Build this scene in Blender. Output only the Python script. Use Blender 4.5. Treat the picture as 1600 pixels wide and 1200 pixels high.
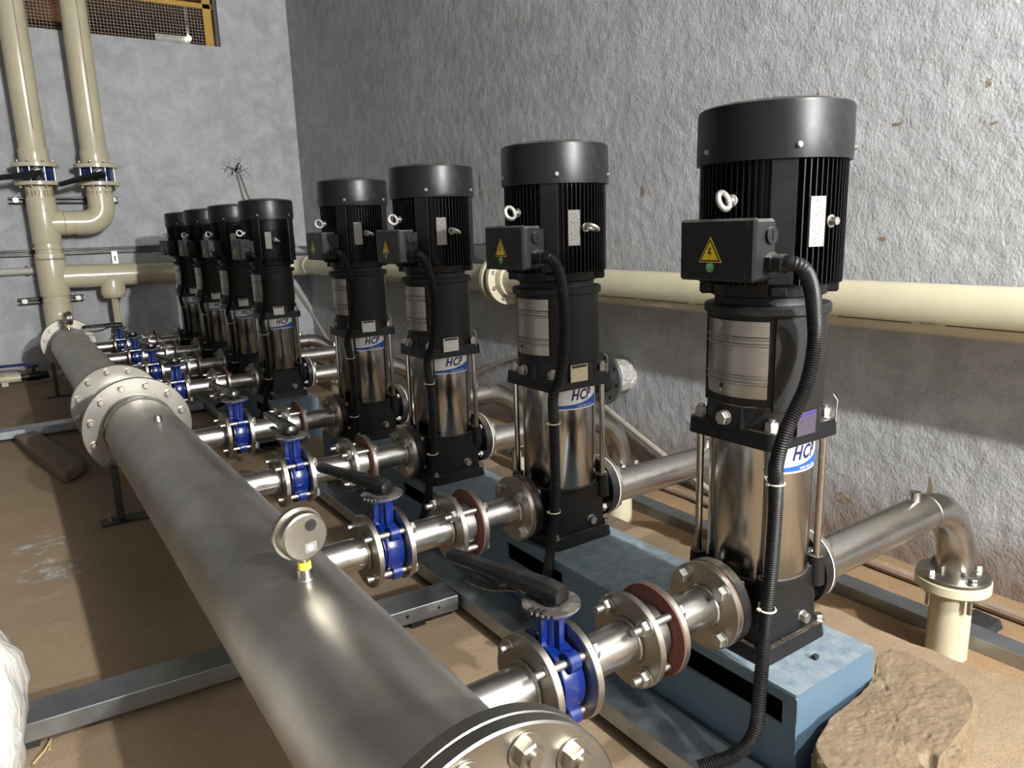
import bpy, bmesh, math, random
from mathutils import Vector, Matrix
for o in list(bpy.data.objects): bpy.data.objects.remove(o)
S = bpy.context.scene
COL = S.collection
PI = math.pi
random.seed(7)

# ------------------------------------------------------------------ camera, world, lights, exposure
def look_camera():
    yaw, pitch, roll, f = 0.6005, 0.2103, -0.0312, 1151.6
    cy, sy, cp, sp = math.cos(yaw), math.sin(yaw), math.cos(pitch), math.sin(pitch)
    fw = Vector((sy*cp, cy*cp, -sp)); r = Vector((cy, -sy, 0)); u = r.cross(fw)
    r2 = r*math.cos(roll) + u*math.sin(roll); u2 = u*math.cos(roll) - r*math.sin(roll)
    m = Matrix(((r2.x, u2.x, -fw.x, -1.3906), (r2.y, u2.y, -fw.y, -1.0225), (r2.z, u2.z, -fw.z, 0.9746), (0, 0, 0, 1)))
    cd = bpy.data.cameras.new('camera'); cd.sensor_width = 36.0; cd.lens = f*36.0/1600.0; cd.clip_start = 0.05
    c = bpy.data.objects.new('camera', cd); COL.objects.link(c); c.matrix_world = m
    S.camera = c
look_camera()
W = bpy.data.worlds.new('world'); S.world = W; W.use_nodes = True
W.node_tree.nodes['Background'].inputs[0].default_value = (0.006, 0.006, 0.006, 1)
W.node_tree.nodes['Background'].inputs[1].default_value = 1.0
def point_light(name, loc, power, size, col):
    l = bpy.data.lights.new(name, 'POINT'); l.energy = power; l.shadow_soft_size = size; l.color = col
    o = bpy.data.objects.new(name, l); o.location = loc; COL.objects.link(o); return o
point_light('ceiling_light', (0.2, -2.4, 2.85), 330, 0.05, (1.0, 0.99, 0.965))
point_light('ceiling_light', (0.2, -6.2, 2.85), 1350, 0.06, (1.0, 0.99, 0.965))
point_light('corridor_fill', (0.55, 10.2, 3.15), 11, 0.05, (1.0, 0.72, 0.5))  # fill light added beyond the window to give its view a brownish light
S.view_settings.view_transform = 'Standard'; S.view_settings.look = 'None'
S.view_settings.exposure = 1.05; S.view_settings.gamma = 1.0; S.view_settings.use_curve_mapping = False

# ------------------------------------------------------------------ materials
def rgb(h):
    return tuple(((int(h[i:i+2], 16)/255 + 0.055)/1.055)**2.4 if int(h[i:i+2], 16) > 10 else int(h[i:i+2], 16)/255/12.92 for i in (0, 2, 4))
class NT:
    def __init__(s, name):
        s.m = bpy.data.materials.new(name); s.m.use_nodes = True
        s.t = s.m.node_tree; s.b = s.t.nodes['Principled BSDF']; s.tc = s.t.nodes.new('ShaderNodeTexCoord')
    def n(s, t, **k):
        x = s.t.nodes.new(t)
        for a, v in k.items(): setattr(x, a, v)
        return x
    def l(s, a, b): s.t.links.new(a, b)
    def coords(s, scale=(1, 1, 1), rot=(0, 0, 0)):
        mp = s.n('ShaderNodeMapping'); mp.inputs['Scale'].default_value = scale; mp.inputs['Rotation'].default_value = rot
        s.l(s.tc.outputs['Object'], mp.inputs[0]); return mp.outputs[0]
    def noise(s, scale, detail=4, rough=0.6, vec=None, dist=0.0):
        x = s.n('ShaderNodeTexNoise'); x.inputs['Scale'].default_value = scale; x.inputs['Detail'].default_value = detail
        x.inputs['Roughness'].default_value = rough; x.inputs['Distortion'].default_value = dist
        s.l(vec if vec is not None else s.coords(), x.inputs['Vector']); return x.outputs['Fac']
    def ramp(s, fac, stops):
        x = s.n('ShaderNodeValToRGB'); e = x.color_ramp.elements
        while len(e) < len(stops): e.new(0.5)
        for el, (p, c) in zip(e, stops):
            el.position = p; el.color = tuple(c) + (1,) if isinstance(c, (tuple, list)) else (c, c, c, 1)
        s.l(fac, x.inputs[0]); return x.outputs[0]
    def mix(s, fac, a, b, mode='MIX'):
        x = s.n('ShaderNodeMix', data_type='RGBA', blend_type=mode)
        for v, i in ((fac, 0), (a, 6), (b, 7)):
            if isinstance(v, (int, float)): x.inputs[i].default_value = v
            elif isinstance(v, (tuple, list)): x.inputs[i].default_value = tuple(v) + (1,)
            else: s.l(v, x.inputs[i])
        return x.outputs[2]
    def bump(s, h, strength=0.3, dist=0.002, prev=None):
        x = s.n('ShaderNodeBump'); x.inputs['Strength'].default_value = strength; x.inputs['Distance'].default_value = dist
        s.l(h, x.inputs['Height'])
        if prev is not None: s.l(prev, x.inputs['Normal'])
        s.l(x.outputs[0], s.b.inputs['Normal']); return x.outputs[0]
    def set(s, col=None, rough=None, metal=None, **k):
        for v, i in ((col, 'Base Color'), (rough, 'Roughness'), (metal, 'Metallic')):
            if v is None: continue
            if isinstance(v, (int, float)): s.b.inputs[i].default_value = v
            elif isinstance(v, (tuple, list)): s.b.inputs[i].default_value = tuple(v) + (1,)
            else: s.l(v, s.b.inputs[i])
        for a, v in k.items(): s.b.inputs[a].default_value = v
        return s.m
def steel(name, c1, c2, r0, r1, stretch=(1, 1, 1), scale=14, bump=0.05):
    t = NT(name); v = t.coords(stretch)
    n = t.noise(scale, 5, 0.65, v); n2 = t.noise(5, 3, 0.5)
    col = t.mix(t.ramp(n2, [(0.35, 0.0), (0.7, 1.0)]), c1, c2)
    col = t.mix(t.ramp(n, [(0.35, 0.0), (0.8, 0.45)]), col, tuple(x*0.66 for x in c1))
    mr = t.n('ShaderNodeMapRange'); t.l(t.noise(scale*0.8, 2, 0.4, v), mr.inputs[0]); mr.inputs[1].default_value = 0.05; mr.inputs[2].default_value = 0.95
    mr.inputs[3].default_value = r0; mr.inputs[4].default_value = r1; ro = mr.outputs[0]
    if bump: t.bump(t.noise(scale*2.5, 2, 0.5, v), bump, 0.0006)
    return t.set(col, ro, 1.0)
def paint(name, c, rough=0.45, worn=None, amount=0.62, scale=18, bump=0.08, bscale=60, coat=0.0, dust=None, spec=0.5):
    t = NT(name); n = t.noise(scale, 6, 0.7)
    col = t.mix(t.ramp(t.noise(4, 3), [(0.3, 0.0), (0.7, 0.5)]), c, tuple(x*0.75 for x in c))
    if worn: col = t.mix(t.ramp(n, [(amount, 0.0), (amount+0.08, 0.85)]), col, worn)
    if dust:  # settled dust lies on faces that look upwards
        g = t.n('ShaderNodeNewGeometry'); sx = t.n('ShaderNodeSeparateXYZ'); t.l(g.outputs['Normal'], sx.inputs[0])
        up = t.ramp(sx.outputs[2], [(0.55, 0.0), (0.95, 1.0)])
        nn = t.mix(1.0, up, t.ramp(t.noise(25, 6, 0.7), [(0.35, 0.15), (0.65, 0.9)]), 'MULTIPLY')
        col = t.mix(nn, col, dust)
    if bump: t.bump(t.noise(bscale, 4), bump, 0.002)
    return t.set(col, t.ramp(n, [(0.3, rough*0.85), (0.8, min(1, rough*1.35))]), 0.0, **{'Coat Weight': coat, 'Specular IOR Level': spec})
M = {}
M['manifold'] = steel('manifold_steel', (0.47, 0.455, 0.42), (0.34, 0.33, 0.305), 0.34, 0.60, (4, 0.7, 4), 5, 0.06)
M['pipe'] = steel('pipe_steel', (0.52, 0.505, 0.475), (0.42, 0.405, 0.38), 0.20, 0.40, (0.8, 3, 3), 9, 0.05)
M['flange'] = steel('flange_steel', (0.40, 0.375, 0.325), (0.31, 0.285, 0.245), 0.28, 0.46, (1, 1, 1), 9, 0.05)
M['flange_big'] = steel('big_flange_steel', (0.34, 0.325, 0.29), (0.25, 0.238, 0.21), 0.27, 0.46, (1, 1, 1), 7, 0.05)
M['bolt'] = steel('bolt_steel', (0.46, 0.445, 0.41), (0.36, 0.345, 0.315), 0.34, 0.52, (1, 1, 1), 30, 0.0)
M['sleeve'] = steel('sleeve_steel', (0.45, 0.437, 0.408), (0.36, 0.347, 0.32), 0.13, 0.24, (8, 8, 0.22), 6, 0.0)
M['guard'] = steel('guard_steel', (0.42, 0.405, 0.37), (0.34, 0.325, 0.295), 0.26, 0.40, (1, 1, 4), 10, 0.0)
M['galv'] = steel('galvanised_steel', (0.42, 0.45, 0.47), (0.31, 0.34, 0.365), 0.30, 0.55, (1, 1, 1), 22, 0.06)
M['galv_dark'] = steel('dark_strut_steel', (0.095, 0.095, 0.092), (0.07, 0.07, 0.067), 0.4, 0.6, (1, 1, 1), 22, 0.05)
M['eyebolt'] = steel('eyebolt_zinc', (0.60, 0.59, 0.55), (0.48, 0.47, 0.43), 0.38, 0.58, (1, 1, 1), 30, 0.05)
M['cast'] = paint('black_cast_iron', (0.0065, 0.0065, 0.007), 0.42, (0.030, 0.028, 0.026), 0.68, 30, 0.25, 90, dust=(0.11, 0.09, 0.065), spec=0.3)
M['lantern'] = paint('lantern_black', (0.0095, 0.0098, 0.0102), 0.5, (0.026, 0.026, 0.025), 0.66, 14, 0.35, 120, spec=0.28)
M['motor'] = paint('motor_black', (0.003, 0.0032, 0.004), 0.38, None, bump=0.1, spec=0.25)
M['cover'] = paint('fan_cover_black', (0.0055, 0.0058, 0.0068), 0.34, (0.020, 0.020, 0.021), 0.58, 9, 0.02, 40, dust=(0.10, 0.09, 0.08), spec=0.30)
M['box'] = paint('terminal_box_black', (0.0095, 0.010, 0.0112), 0.42, (0.05, 0.049, 0.047), 0.68, 16, 0.15, 120, dust=(0.24, 0.225, 0.20), spec=0.3)
M['rubber'] = paint('black_conduit', (0.0055, 0.0055, 0.006), 0.42, (0.018, 0.0175, 0.017), 0.6, 20, 0.0, spec=0.3)
M['lever'] = paint('black_lever_paint', (0.005, 0.005, 0.0055), 0.27, (0.05, 0.046, 0.04), 0.70, 40, 0.15, 60, dust=(0.022, 0.020, 0.018), spec=0.45)
M['lever_plate'] = paint('dusty_lever_plate', (0.05, 0.048, 0.045), 0.35, (0.13, 0.115, 0.095), 0.52, 22, 0.2, 60)
M['skid'] = paint('blue_skid_paint', (0.078, 0.128, 0.178), 0.50, (0.19, 0.165, 0.13), 0.68, 22, 0.12, 50, dust=(0.22, 0.25, 0.265))
M['slot'] = paint('slot_shade_and_rubble', (0.012, 0.012, 0.012), 0.8, bump=0)  # near-black: painted shade behind the skid slots, also the dark rubble and pebble
M['blue'] = paint('blue_valve_enamel', (0.0022, 0.013, 0.112), 0.24, (0.008, 0.013, 0.05), 0.68, 20, 0.12, 45, coat=0.4)
M['gasket'] = paint('red_gasket', (0.105, 0.030, 0.021), 0.8, (0.14, 0.05, 0.035), 0.6, 60, 0.3, 150)
M['cream'] = paint('cream_plastic', (0.53, 0.485, 0.345), 0.22, (0.42, 0.365, 0.235), 0.70, 7, 0.0)
M['print'] = paint('black_print', (0.04, 0.03, 0.02), 0.6, bump=0)
M['rustprint'] = paint('rust_stain', (0.28, 0.13, 0.035), 0.7, bump=0)
M['white'] = paint('label_white', (0.70, 0.70, 0.67), 0.4, bump=0)
M['logoblue'] = paint('logo_blue', (0.008, 0.07, 0.33), 0.4, bump=0)
M['navy'] = paint('navy_letters', (0.012, 0.012, 0.07), 0.4, bump=0)
M['yellow'] = paint('warning_yellow', (0.62, 0.46, 0.02), 0.4, bump=0)
M['green'] = paint('sticker_green', (0.05, 0.26, 0.10), 0.5, bump=0)
M['black'] = paint('plain_black', (0.01, 0.01, 0.01), 0.5, bump=0)
M['tie'] = paint('cable_tie_cream', (0.62, 0.58, 0.45), 0.4, bump=0)
M['tape'] = paint('yellow_tape', (0.66, 0.55, 0.05), 0.5, (0.7, 0.66, 0.4), 0.55, 60, 0.3, 100)
M['straw'] = paint('straw_twine', (0.42, 0.33, 0.15), 0.7, bump=0)
M['frame_yellow'] = paint('window_yellow', (0.45, 0.27, 0.03), 0.5)
M['grey_pvc'] = paint('grey_pipe', (0.46, 0.44, 0.40), 0.5, (0.32, 0.29, 0.24), 0.6)
M['conduit_grey'] = paint('dusty_conduit', (0.33, 0.30, 0.26), 0.6, (0.22, 0.17, 0.12), 0.55, 20)
M['rusty'] = paint('rusty_conduit', (0.24, 0.17, 0.12), 0.75, (0.30, 0.24, 0.18), 0.55, 14, 0.4, 60)
M['wood'] = paint('old_wood', (0.17, 0.125, 0.085), 0.8, (0.26, 0.21, 0.15), 0.55, 12, 0.4, 60)
def plate_mat(name, c, ink, head=None):
    t = NT(name); v = t.coords((150, 150, 420)); n = t.noise(1.0, 2, 0.6, v)
    t.l(t.mix(t.ramp(n, [(0.52, 0.0), (0.58, 0.75)]), c, ink), t.b.inputs['Base Color'])
    return t.set(None, 0.35, 0.25)
M['plate'] = plate_mat('engraved_plate', (0.27, 0.265, 0.25), (0.11, 0.105, 0.10))
M['plate_white'] = plate_mat('white_plate', (0.62, 0.615, 0.58), (0.36, 0.355, 0.33))
M['plate_gold'] = plate_mat('aged_plate', (0.55, 0.49, 0.34), (0.36, 0.30, 0.19))
M['plate_blue'] = plate_mat('dull_plate', (0.055, 0.047, 0.072), (0.11, 0.09, 0.10))
M['plate_violet'] = plate_mat('violet_plate', (0.045, 0.035, 0.15), (0.09, 0.075, 0.22))

def wall_material(name, base, streak):
    t = NT(name); v = t.coords()
    big = t.noise(0.9, 5, 0.6, v); mid = t.noise(5, 6, 0.65, v, 0.6)
    vert = t.noise(3.0, 4, 0.6, t.coords((6, 6, 0.7)))
    col = t.mix(t.ramp(big, [(0.3, 0.0), (0.7, 1.0)]), base, tuple(x*0.80 for x in base))
    col = t.mix(t.ramp(mid, [(0.42, 0.0), (0.68, 0.75)]), col, tuple(min(1, x*1.28) for x in base))
    col = t.mix(t.ramp(vert, [(0.50, 0.0), (0.8, 0.45)]), col, tuple(x*0.72 for x in base))
    spots = t.noise(7, 3, 0.5, v)
    col = t.mix(t.ramp(spots, [(0.735, 0.0), (0.765, 0.55)]), col, streak)
    # mud splashed along the foot of the wall
    g = t.n('ShaderNodeSeparateXYZ'); t.l(t.tc.outputs['Object'], g.inputs[0])
    a = t.n('ShaderNodeMath', operation='ADD'); t.l(g.outputs[2], a.inputs[0])
    mm = t.n('ShaderNodeMath', operation='MULTIPLY'); t.l(t.noise(6, 5, 0.65, v), mm.inputs[0]); mm.inputs[1].default_value = -0.42
    t.l(mm.outputs[0], a.inputs[1])
    mud = t.ramp(a.outputs[0], [(0.0, 0.85), (0.01, 0.0)])
    ma = t.n('ShaderNodeMapRange'); t.l(a.outputs[0], ma.inputs[0]); ma.inputs[1].default_value = -0.62; ma.inputs[2].default_value = -0.33
    ma.inputs[3].default_value = 0.8; ma.inputs[4].default_value = 0.0
    col = t.mix(ma.outputs[0], col, (0.19, 0.122, 0.075))
    rough = t.noise(85, 4, 0.65, t.coords((1, 1, 0.75))); lump = t.noise(16, 3, 0.5, v)
    b1 = t.bump(rough, 0.65, 0.006); t.bump(lump, 0.5, 0.016, b1)
    return t.set(col, 0.78, 0.0, **{'Specular IOR Level': 0.3})
M['wall'] = wall_material('plaster_grey', (0.385, 0.395, 0.41), (0.30, 0.21, 0.13))
M['raw'] = wall_material('raw_concrete', (0.20, 0.20, 0.20), (0.15, 0.13, 0.10))
def floor_material(name, c1, c2, c3):
    t = NT(name); v = t.coords()
    a = t.noise(1.6, 6, 0.65, v); b = t.noise(9, 6, 0.7, v); f = t.noise(160, 3, 0.7, v)
    col = t.mix(t.ramp(a, [(0.3, 0.0), (0.7, 1.0)]), c1, c2)
    col = t.mix(t.ramp(b, [(0.5, 0.0), (0.75, 0.5)]), col, c3)
    col = t.mix(t.ramp(f, [(0.3, 0.6), (0.55, 0.0)]), col, tuple(x*0.55 for x in c1))
    n1 = t.bump(f, 0.4, 0.004); t.bump(b, 0.4, 0.015, n1)
    return t.set(col, 0.85, 0.0, **{'Specular IOR Level': 0.25})
M['floor'] = floor_material('dusty_floor', (0.275, 0.203, 0.130), (0.215, 0.153, 0.096), (0.335, 0.258, 0.178))
M['sand'] = floor_material('sandy_floor', (0.285, 0.190, 0.105), (0.225, 0.142, 0.076), (0.34, 0.24, 0.145))
M['rock'] = floor_material('concrete_lump', (0.215, 0.157, 0.095), (0.125, 0.09, 0.058), (0.285, 0.222, 0.148))
M['brown'] = paint('brown_soffit', (0.24, 0.145, 0.09), 0.8)
M['brown2'] = paint('brown_beam', (0.36, 0.22, 0.14), 0.8)
M['dirtwhite'] = paint('cement_spill', (0.50, 0.48, 0.44), 0.9, (0.36, 0.32, 0.26), 0.6, 26)
def thin_spill(m):
    nt = m.node_tree; bs = nt.nodes['Principled BSDF']; tc = nt.nodes.new('ShaderNodeTexCoord')
    nz = nt.nodes.new('ShaderNodeTexNoise'); nz.inputs['Scale'].default_value = 14; nz.inputs['Detail'].default_value = 6; nz.inputs['Roughness'].default_value = 0.7
    rp = nt.nodes.new('ShaderNodeMapRange'); rp.inputs[1].default_value = 0.46; rp.inputs[2].default_value = 0.68
    nt.links.new(tc.outputs['Object'], nz.inputs['Vector']); nt.links.new(nz.outputs['Fac'], rp.inputs[0]); nt.links.new(rp.outputs[0], bs.inputs['Alpha'])
thin_spill(M['dirtwhite'])
def crinkle(name, c, metal, rough, trans=0.0):
    t = NT(name); n = t.noise(26 if metal else 13, 5 if metal else 3, 0.7 if metal else 0.5, t.coords((1, 1, 1 if metal else 0.4)), 1.2); t.bump(n, 0.9 if metal else 0.6, 0.02)
    m = t.set(c, rough, metal); t.b.inputs['Subsurface Weight'].default_value = trans; return m
M['soot'] = paint('soot_mark', (0.09, 0.09, 0.09), 0.9, bump=0)
M['stain'] = paint('wall_stain', (0.22, 0.155, 0.10), 0.85, (0.33, 0.31, 0.29), 0.50, 60, 0.3, 80)
M['foil'] = crinkle('crumpled_foil', (0.55, 0.54, 0.50), 0.6, 0.4)
M['plastic'] = crinkle('white_plastic', (0.56, 0.545, 0.51), 0.0, 0.33, 0.2)
def emitter(name, c, s):
    t = NT(name); t.set(c, 0.5, 0.0); t.b.inputs['Emission Color'].default_value = c + (1,); t.b.inputs['Emission Strength'].default_value = s; return t.m
M['lamp'] = emitter('lit_lamp', (1.0, 0.93, 0.8), 4)

# ------------------------------------------------------------------ mesh builder
def AX(p, d, roll=0.0):
    d = Vector(d).normalized(); q = d.to_track_quat('Z', 'Y').to_matrix().to_4x4()
    return Matrix.Translation(p) @ q @ Matrix.Rotation(roll, 4, 'Z')
class MB:
    def __init__(s): s.v = []; s.f = []; s.mi = []; s.cur = 0
    def add(s, vs, fs, m=None):
        o = len(s.v)
        s.v += [tuple(m @ Vector(p)) if m else tuple(p) for p in vs]
        s.f += [tuple(i+o for i in f) for f in fs]; s.mi += [s.cur]*len(fs); return s
    def box(s, c, d, bev=0.0, m=None):
        x, y, z = (k/2 for k in d)
        T = Matrix.Translation(c)
        if m: T = m @ T
        if bev <= 0:
            vs = [(i*x, j*y, k*z) for i in (-1, 1) for j in (-1, 1) for k in (-1, 1)]
            return s.add(vs, [(0, 1, 3, 2), (4, 6, 7, 5), (0, 4, 5, 1), (2, 3, 7, 6), (0, 2, 6, 4), (1, 5, 7, 3)], T)
        b = bev; vs = []; fs = []
        idx = {}
        for i in (-1, 1):
            for j in (-1, 1):
                for k in (-1, 1):
                    for a in range(3):
                        p = [i*(x-b), j*(y-b), k*(z-b)]; p[a] = (i*x, j*y, k*z)[a]
                        idx[(i, j, k, a)] = len(vs); vs.append(p)
        for a in range(3):
            o1, o2 = [q for q in range(3) if q != a]
            for sg in (-1, 1):
                loop = []
                for (u, w) in ((-1, -1), (1, -1), (1, 1), (-1, 1)):
                    key = [0, 0, 0]; key[a] = sg; key[o1] = u; key[o2] = w; loop.append(idx[tuple(key)+(a,)])
                fs.append(tuple(loop))
        for a in range(3):
            o1, o2 = [q for q in range(3) if q != a]
            for u in (-1, 1):
                for w in (-1, 1):
                    k1 = [0, 0, 0]; k1[a] = -1; k1[o1] = u; k1[o2] = w; k2 = list(k1); k2[a] = 1
                    fs.append((idx[tuple(k1)+(o1,)], idx[tuple(k2)+(o1,)], idx[tuple(k2)+(o2,)], idx[tuple(k1)+(o2,)]))
        for i in (-1, 1):
            for j in (-1, 1):
                for k in (-1, 1): fs.append(tuple(idx[(i, j, k, a)] for a in range(3)))
        return s.add(vs, fs, T)
    def lathe(s, prof, m=None, seg=32, a0=0.0, a1=2*PI, close=None):
        full = abs(a1-a0-2*PI) < 1e-6; n = seg if full else seg+1
        vs = []; fs = []
        for r, z in prof:
            for k in range(n):
                a = a0 + (a1-a0)*k/seg; vs.append((r*math.cos(a), r*math.sin(a), z))
        for i in range(len(prof)-1):
            for k in range(n if full else n-1):
                k2 = (k+1) % n
                fs.append((i*n+k, i*n+k2, (i+1)*n+k2, (i+1)*n+k))
        if full:
            if prof[0][0] > 1e-6 and close != 'none' : fs.append(tuple(reversed(range(n))))
            if prof[-1][0] > 1e-6 and close != 'none': fs.append(tuple(range((len(prof)-1)*n, len(prof)*n)))
        return s.add(vs, fs, m)
    def ring(s, prof, m=None, seg=32):   # closed profile turned round the axis
        return s.lathe(list(prof)+[prof[0]], m, seg, close='none')
    def cyl(s, p0, p1, r0, r1=None, seg=24):
        r1 = r0 if r1 is None else r1; d = Vector(p1)-Vector(p0)
        return s.lathe([(r0, 0), (r1, d.length)], AX(p0, d), seg)
    def disc(s, p, d, r, h, seg=32, ch=0.0):
        ch = ch or h*0.12
        return s.lathe([(r-ch, 0), (r, ch), (r, h-ch), (r-ch, h)], AX(p, d), seg)
    def annulus(s, p, d, r, ri, h, seg=40, ch=0.001):
        return s.ring([(ri, 0), (r-ch, 0), (r, ch), (r, h-ch), (r-ch, h), (ri, h)], AX(p, d), seg)
    def hexa(s, p, d, af, h, roll=0.0):
        R = af/math.sqrt(3)
        return s.lathe([(R, 0), (R, h*0.82), (R*0.86, h)], AX(p, d, roll), 6)
    def tube(s, pts, r, seg=12, ridge=None, caps=True):
        pts = [Vector(p) for p in pts]; n = len(pts)
        t0 = (pts[1]-pts[0]).normalized(); up = Vector((0, 0, 1)) if abs(t0.z) < 0.9 else Vector((1, 0, 0))
        nn = t0.cross(up).normalized(); vs = []; fs = []
        for i in range(n):
            t = (pts[min(i+1, n-1)]-pts[max(i-1, 0)]).normalized()
            nn = (nn - t*nn.dot(t)).normalized(); b = t.cross(nn)
            rr = r(i) if callable(r) else r
            for k in range(seg):
                a = 2*PI*k/seg; vs.append(pts[i]+nn*rr*math.cos(a)+b*rr*math.sin(a))
        for i in range(n-1):
            for k in range(seg):
                k2 = (k+1) % seg; fs.append((i*seg+k, i*seg+k2, (i+1)*seg+k2, (i+1)*seg+k))
        if caps: fs.append(tuple(reversed(range(seg)))); fs.append(tuple(range((n-1)*seg, n*seg)))
        return s.add(vs, fs)
    def prism(s, poly, z0, z1, m=None):
        n = len(poly); vs = [(x, y, z0) for x, y in poly]+[(x, y, z1) for x, y in poly]
        fs = [tuple(reversed(range(n))), tuple(range(n, 2*n))]+[(i, (i+1) % n, n+(i+1) % n, n+i) for i in range(n)]
        return s.add(vs, fs, m)
    def torus(s, m, R, r, seg=24, rs=10):
        vs = []; fs = []
        for i in range(seg):
            a = 2*PI*i/seg
            for k in range(rs):
                b = 2*PI*k/rs; q = R+r*math.cos(b); vs.append((q*math.cos(a), q*math.sin(a), r*math.sin(b)))
        for i in range(seg):
            for k in range(rs):
                fs.append((i*rs+k, ((i+1) % seg)*rs+k, ((i+1) % seg)*rs+(k+1) % rs, i*rs+(k+1) % rs))
        return s.add(vs, fs, m)
    def build(s, name, mat, parent=None, ang=34):
        me = bpy.data.meshes.new(name); me.from_pydata(s.v, [], s.f)
        bm = bmesh.new(); bm.from_mesh(me); bmesh.ops.recalc_face_normals(bm, faces=bm.faces); bm.to_mesh(me); bm.free()
        me.polygons.foreach_set('use_smooth', [True]*len(me.polygons))
        me.set_sharp_from_angle(angle=math.radians(ang))
        for m in (mat if isinstance(mat, (list, tuple)) else [mat]): me.materials.append(M[m] if isinstance(m, str) else m)
        if max(s.mi, default=0): me.polygons.foreach_set('material_index', s.mi)
        o = bpy.data.objects.new(name, me); COL.objects.link(o)
        if parent: o.parent = parent
        return o
def rrect(hx, hy, r, n=4):
    out = []
    for cx, cy, a in ((hx-r, hy-r, 0), (-hx+r, hy-r, PI/2), (-hx+r, -hy+r, PI), (hx-r, -hy+r, 1.5*PI)):
        for k in range(n+1): out.append((cx+r*math.cos(a+PI/2*k/n), cy+r*math.sin(a+PI/2*k/n)))
    return out
def spline(pts, step):
    pts = [Vector(p) for p in pts]; P = [pts[0]*2-pts[1]]+pts+[pts[-1]*2-pts[-2]]; dense = []
    for i in range(1, len(P)-2):
        for k in range(40):
            t = k/40; a, b, c, d = P[i-1:i+3]
            dense.append(0.5*((2*b)+(c-a)*t+(2*a-5*b+4*c-d)*t*t+(3*b-a-3*c+d)*t**3))
    dense.append(pts[-1]); out = [dense[0]]; acc = 0
    for a, b in zip(dense, dense[1:]):
        L = (b-a).length; pos = step-acc
        while pos <= L and L > 0: out.append(a.lerp(b, pos/L)); pos += step
        acc = (acc+L) % step
    return out
def text_mesh(body, size, shear=0.0, bold=0.0, strip=None, space=1.0):
    cu = bpy.data.curves.new('t', 'FONT'); cu.body = body; cu.size = size; cu.shear = shear; cu.offset = bold; cu.space_character = space
    cu.align_x = 'CENTER'; cu.align_y = 'CENTER'; cu.resolution_u = 3
    o = bpy.data.objects.new('t', cu); COL.objects.link(o)
    dg = bpy.context.evaluated_depsgraph_get(); me = bpy.data.meshes.new_from_object(o.evaluated_get(dg))
    bpy.data.objects.remove(o)
    bm = bmesh.new(); bm.from_mesh(me)
    if strip:
        x = min(v.co.x for v in bm.verts); x1 = max(v.co.x for v in bm.verts)
        while x < x1:
            bmesh.ops.bisect_plane(bm, geom=bm.verts[:]+bm.edges[:]+bm.faces[:], plane_co=(x, 0, 0), plane_no=(1, 0, 0)); x += strip
    bm.verts.index_update(); vs = [tuple(v.co) for v in bm.verts]; fs = [tuple(v.index for v in f.verts) for f in bm.faces]
    bm.free(); bpy.data.meshes.remove(me); return vs, fs

def tag(o, label=None, cat=None, group=None, kind=None):
    if label: o['label'] = label
    if cat: o['category'] = cat
    if group: o['group'] = group
    if kind: o['kind'] = kind
    return o
def thing(name, label, cat, loc=(0, 0, 0), rz=0.0, group=None):
    o = bpy.data.objects.new(name, None); o.empty_display_size = 0.05; COL.objects.link(o); o.location = loc; o.rotation_euler = (0, 0, rz)
    return tag(o, label, cat, group)
def dup(root, loc, label, rz=None):
    def cp(o, parent):
        c = o.copy(); COL.objects.link(c)
        if parent: c.parent = parent
        for ch in o.children: cp(ch, c)
        return c
    r = cp(root, None); r.location = loc; r['label'] = label
    if rz is not None: r.rotation_euler = (0, 0, rz)
    return r
def place(bx, p, parent, name=None):   # a copy of a small part at another spot under the same parent
    c = bx.copy(); COL.objects.link(c); c.parent = parent; c.location = p; return c

ORD = ['first', 'second', 'third', 'fourth', 'fifth', 'sixth', 'seventh', 'eighth']
PY = [(0.0, k*0.752, 0.0) for k in range(4)]+[(0.005, 3.594+0.777*k, -0.027) for k in range(4)]
ZF, ZS, XW, YW = -0.28, -0.46, 1.58, 7.4
H = 0.123

# ------------------------------------------------------------------ room
def struct(o): o['kind'] = 'structure'; return o
random.seed(3)
def floor_slab():
    b = MB(); edge = []
    y = -6.7
    while y < YW+0.01:
        edge.append((0.69+0.055/(1+math.exp((y+0.13)*18))+random.uniform(-0.012, 0.012)+0.014*math.sin(y*9), y)); y += 0.06
    poly = [(-4.6, YW+0.2), (-4.6, -6.7)]+edge+[(0.69, YW+0.2)]
    b.prism(poly, ZS-0.1, ZF); return struct(b.build('floor', 'floor'))
floor_slab()
b = MB()
nx, ny = 14, 110
vs = []; fs = []
for j in range(ny+1):
    for i in range(nx+1):
        x = 0.60+i*(XW+0.1-0.60)/nx; y = -6.7+j*(YW+6.9)/ny
        z = ZS
        d = math.hypot((x-1.29)/0.10, (y-1.33)/0.14)
        if d < 1.2: z -= 0.05*max(0, 1.2-d)
        vs.append((x, y, z))
for j in range(ny):
    for i in range(nx): fs.append((j*(nx+1)+i, j*(nx+1)+i+1, (j+1)*(nx+1)+i+1, (j+1)*(nx+1)+i))
b.add(vs, fs); b.box((1.15, 0.4, ZS-0.11), (1.2, 14.0, 0.04)); struct(b.build('floor', 'sand', ang=60))
ZC = 3.75
struct(MB().box((XW+0.1, 0.4, (ZC+ZS)/2), (0.2, 14.2, ZC-ZS+0.2)).build('wall_right', 'wall'))
struct(MB().box((-4.7, 0.4, (ZC+ZS)/2), (0.2, 14.2, ZC-ZS+0.2)).build('wall_left', 'raw'))
struct(MB().box((-1.5, -6.8, (ZC+ZS)/2), (6.6, 0.2, ZC-ZS+0.2)).build('wall_front', 'raw'))
WX0, WX1, WZ0, WZ1 = -1.75, 0.855, 2.885, 3.5
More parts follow.
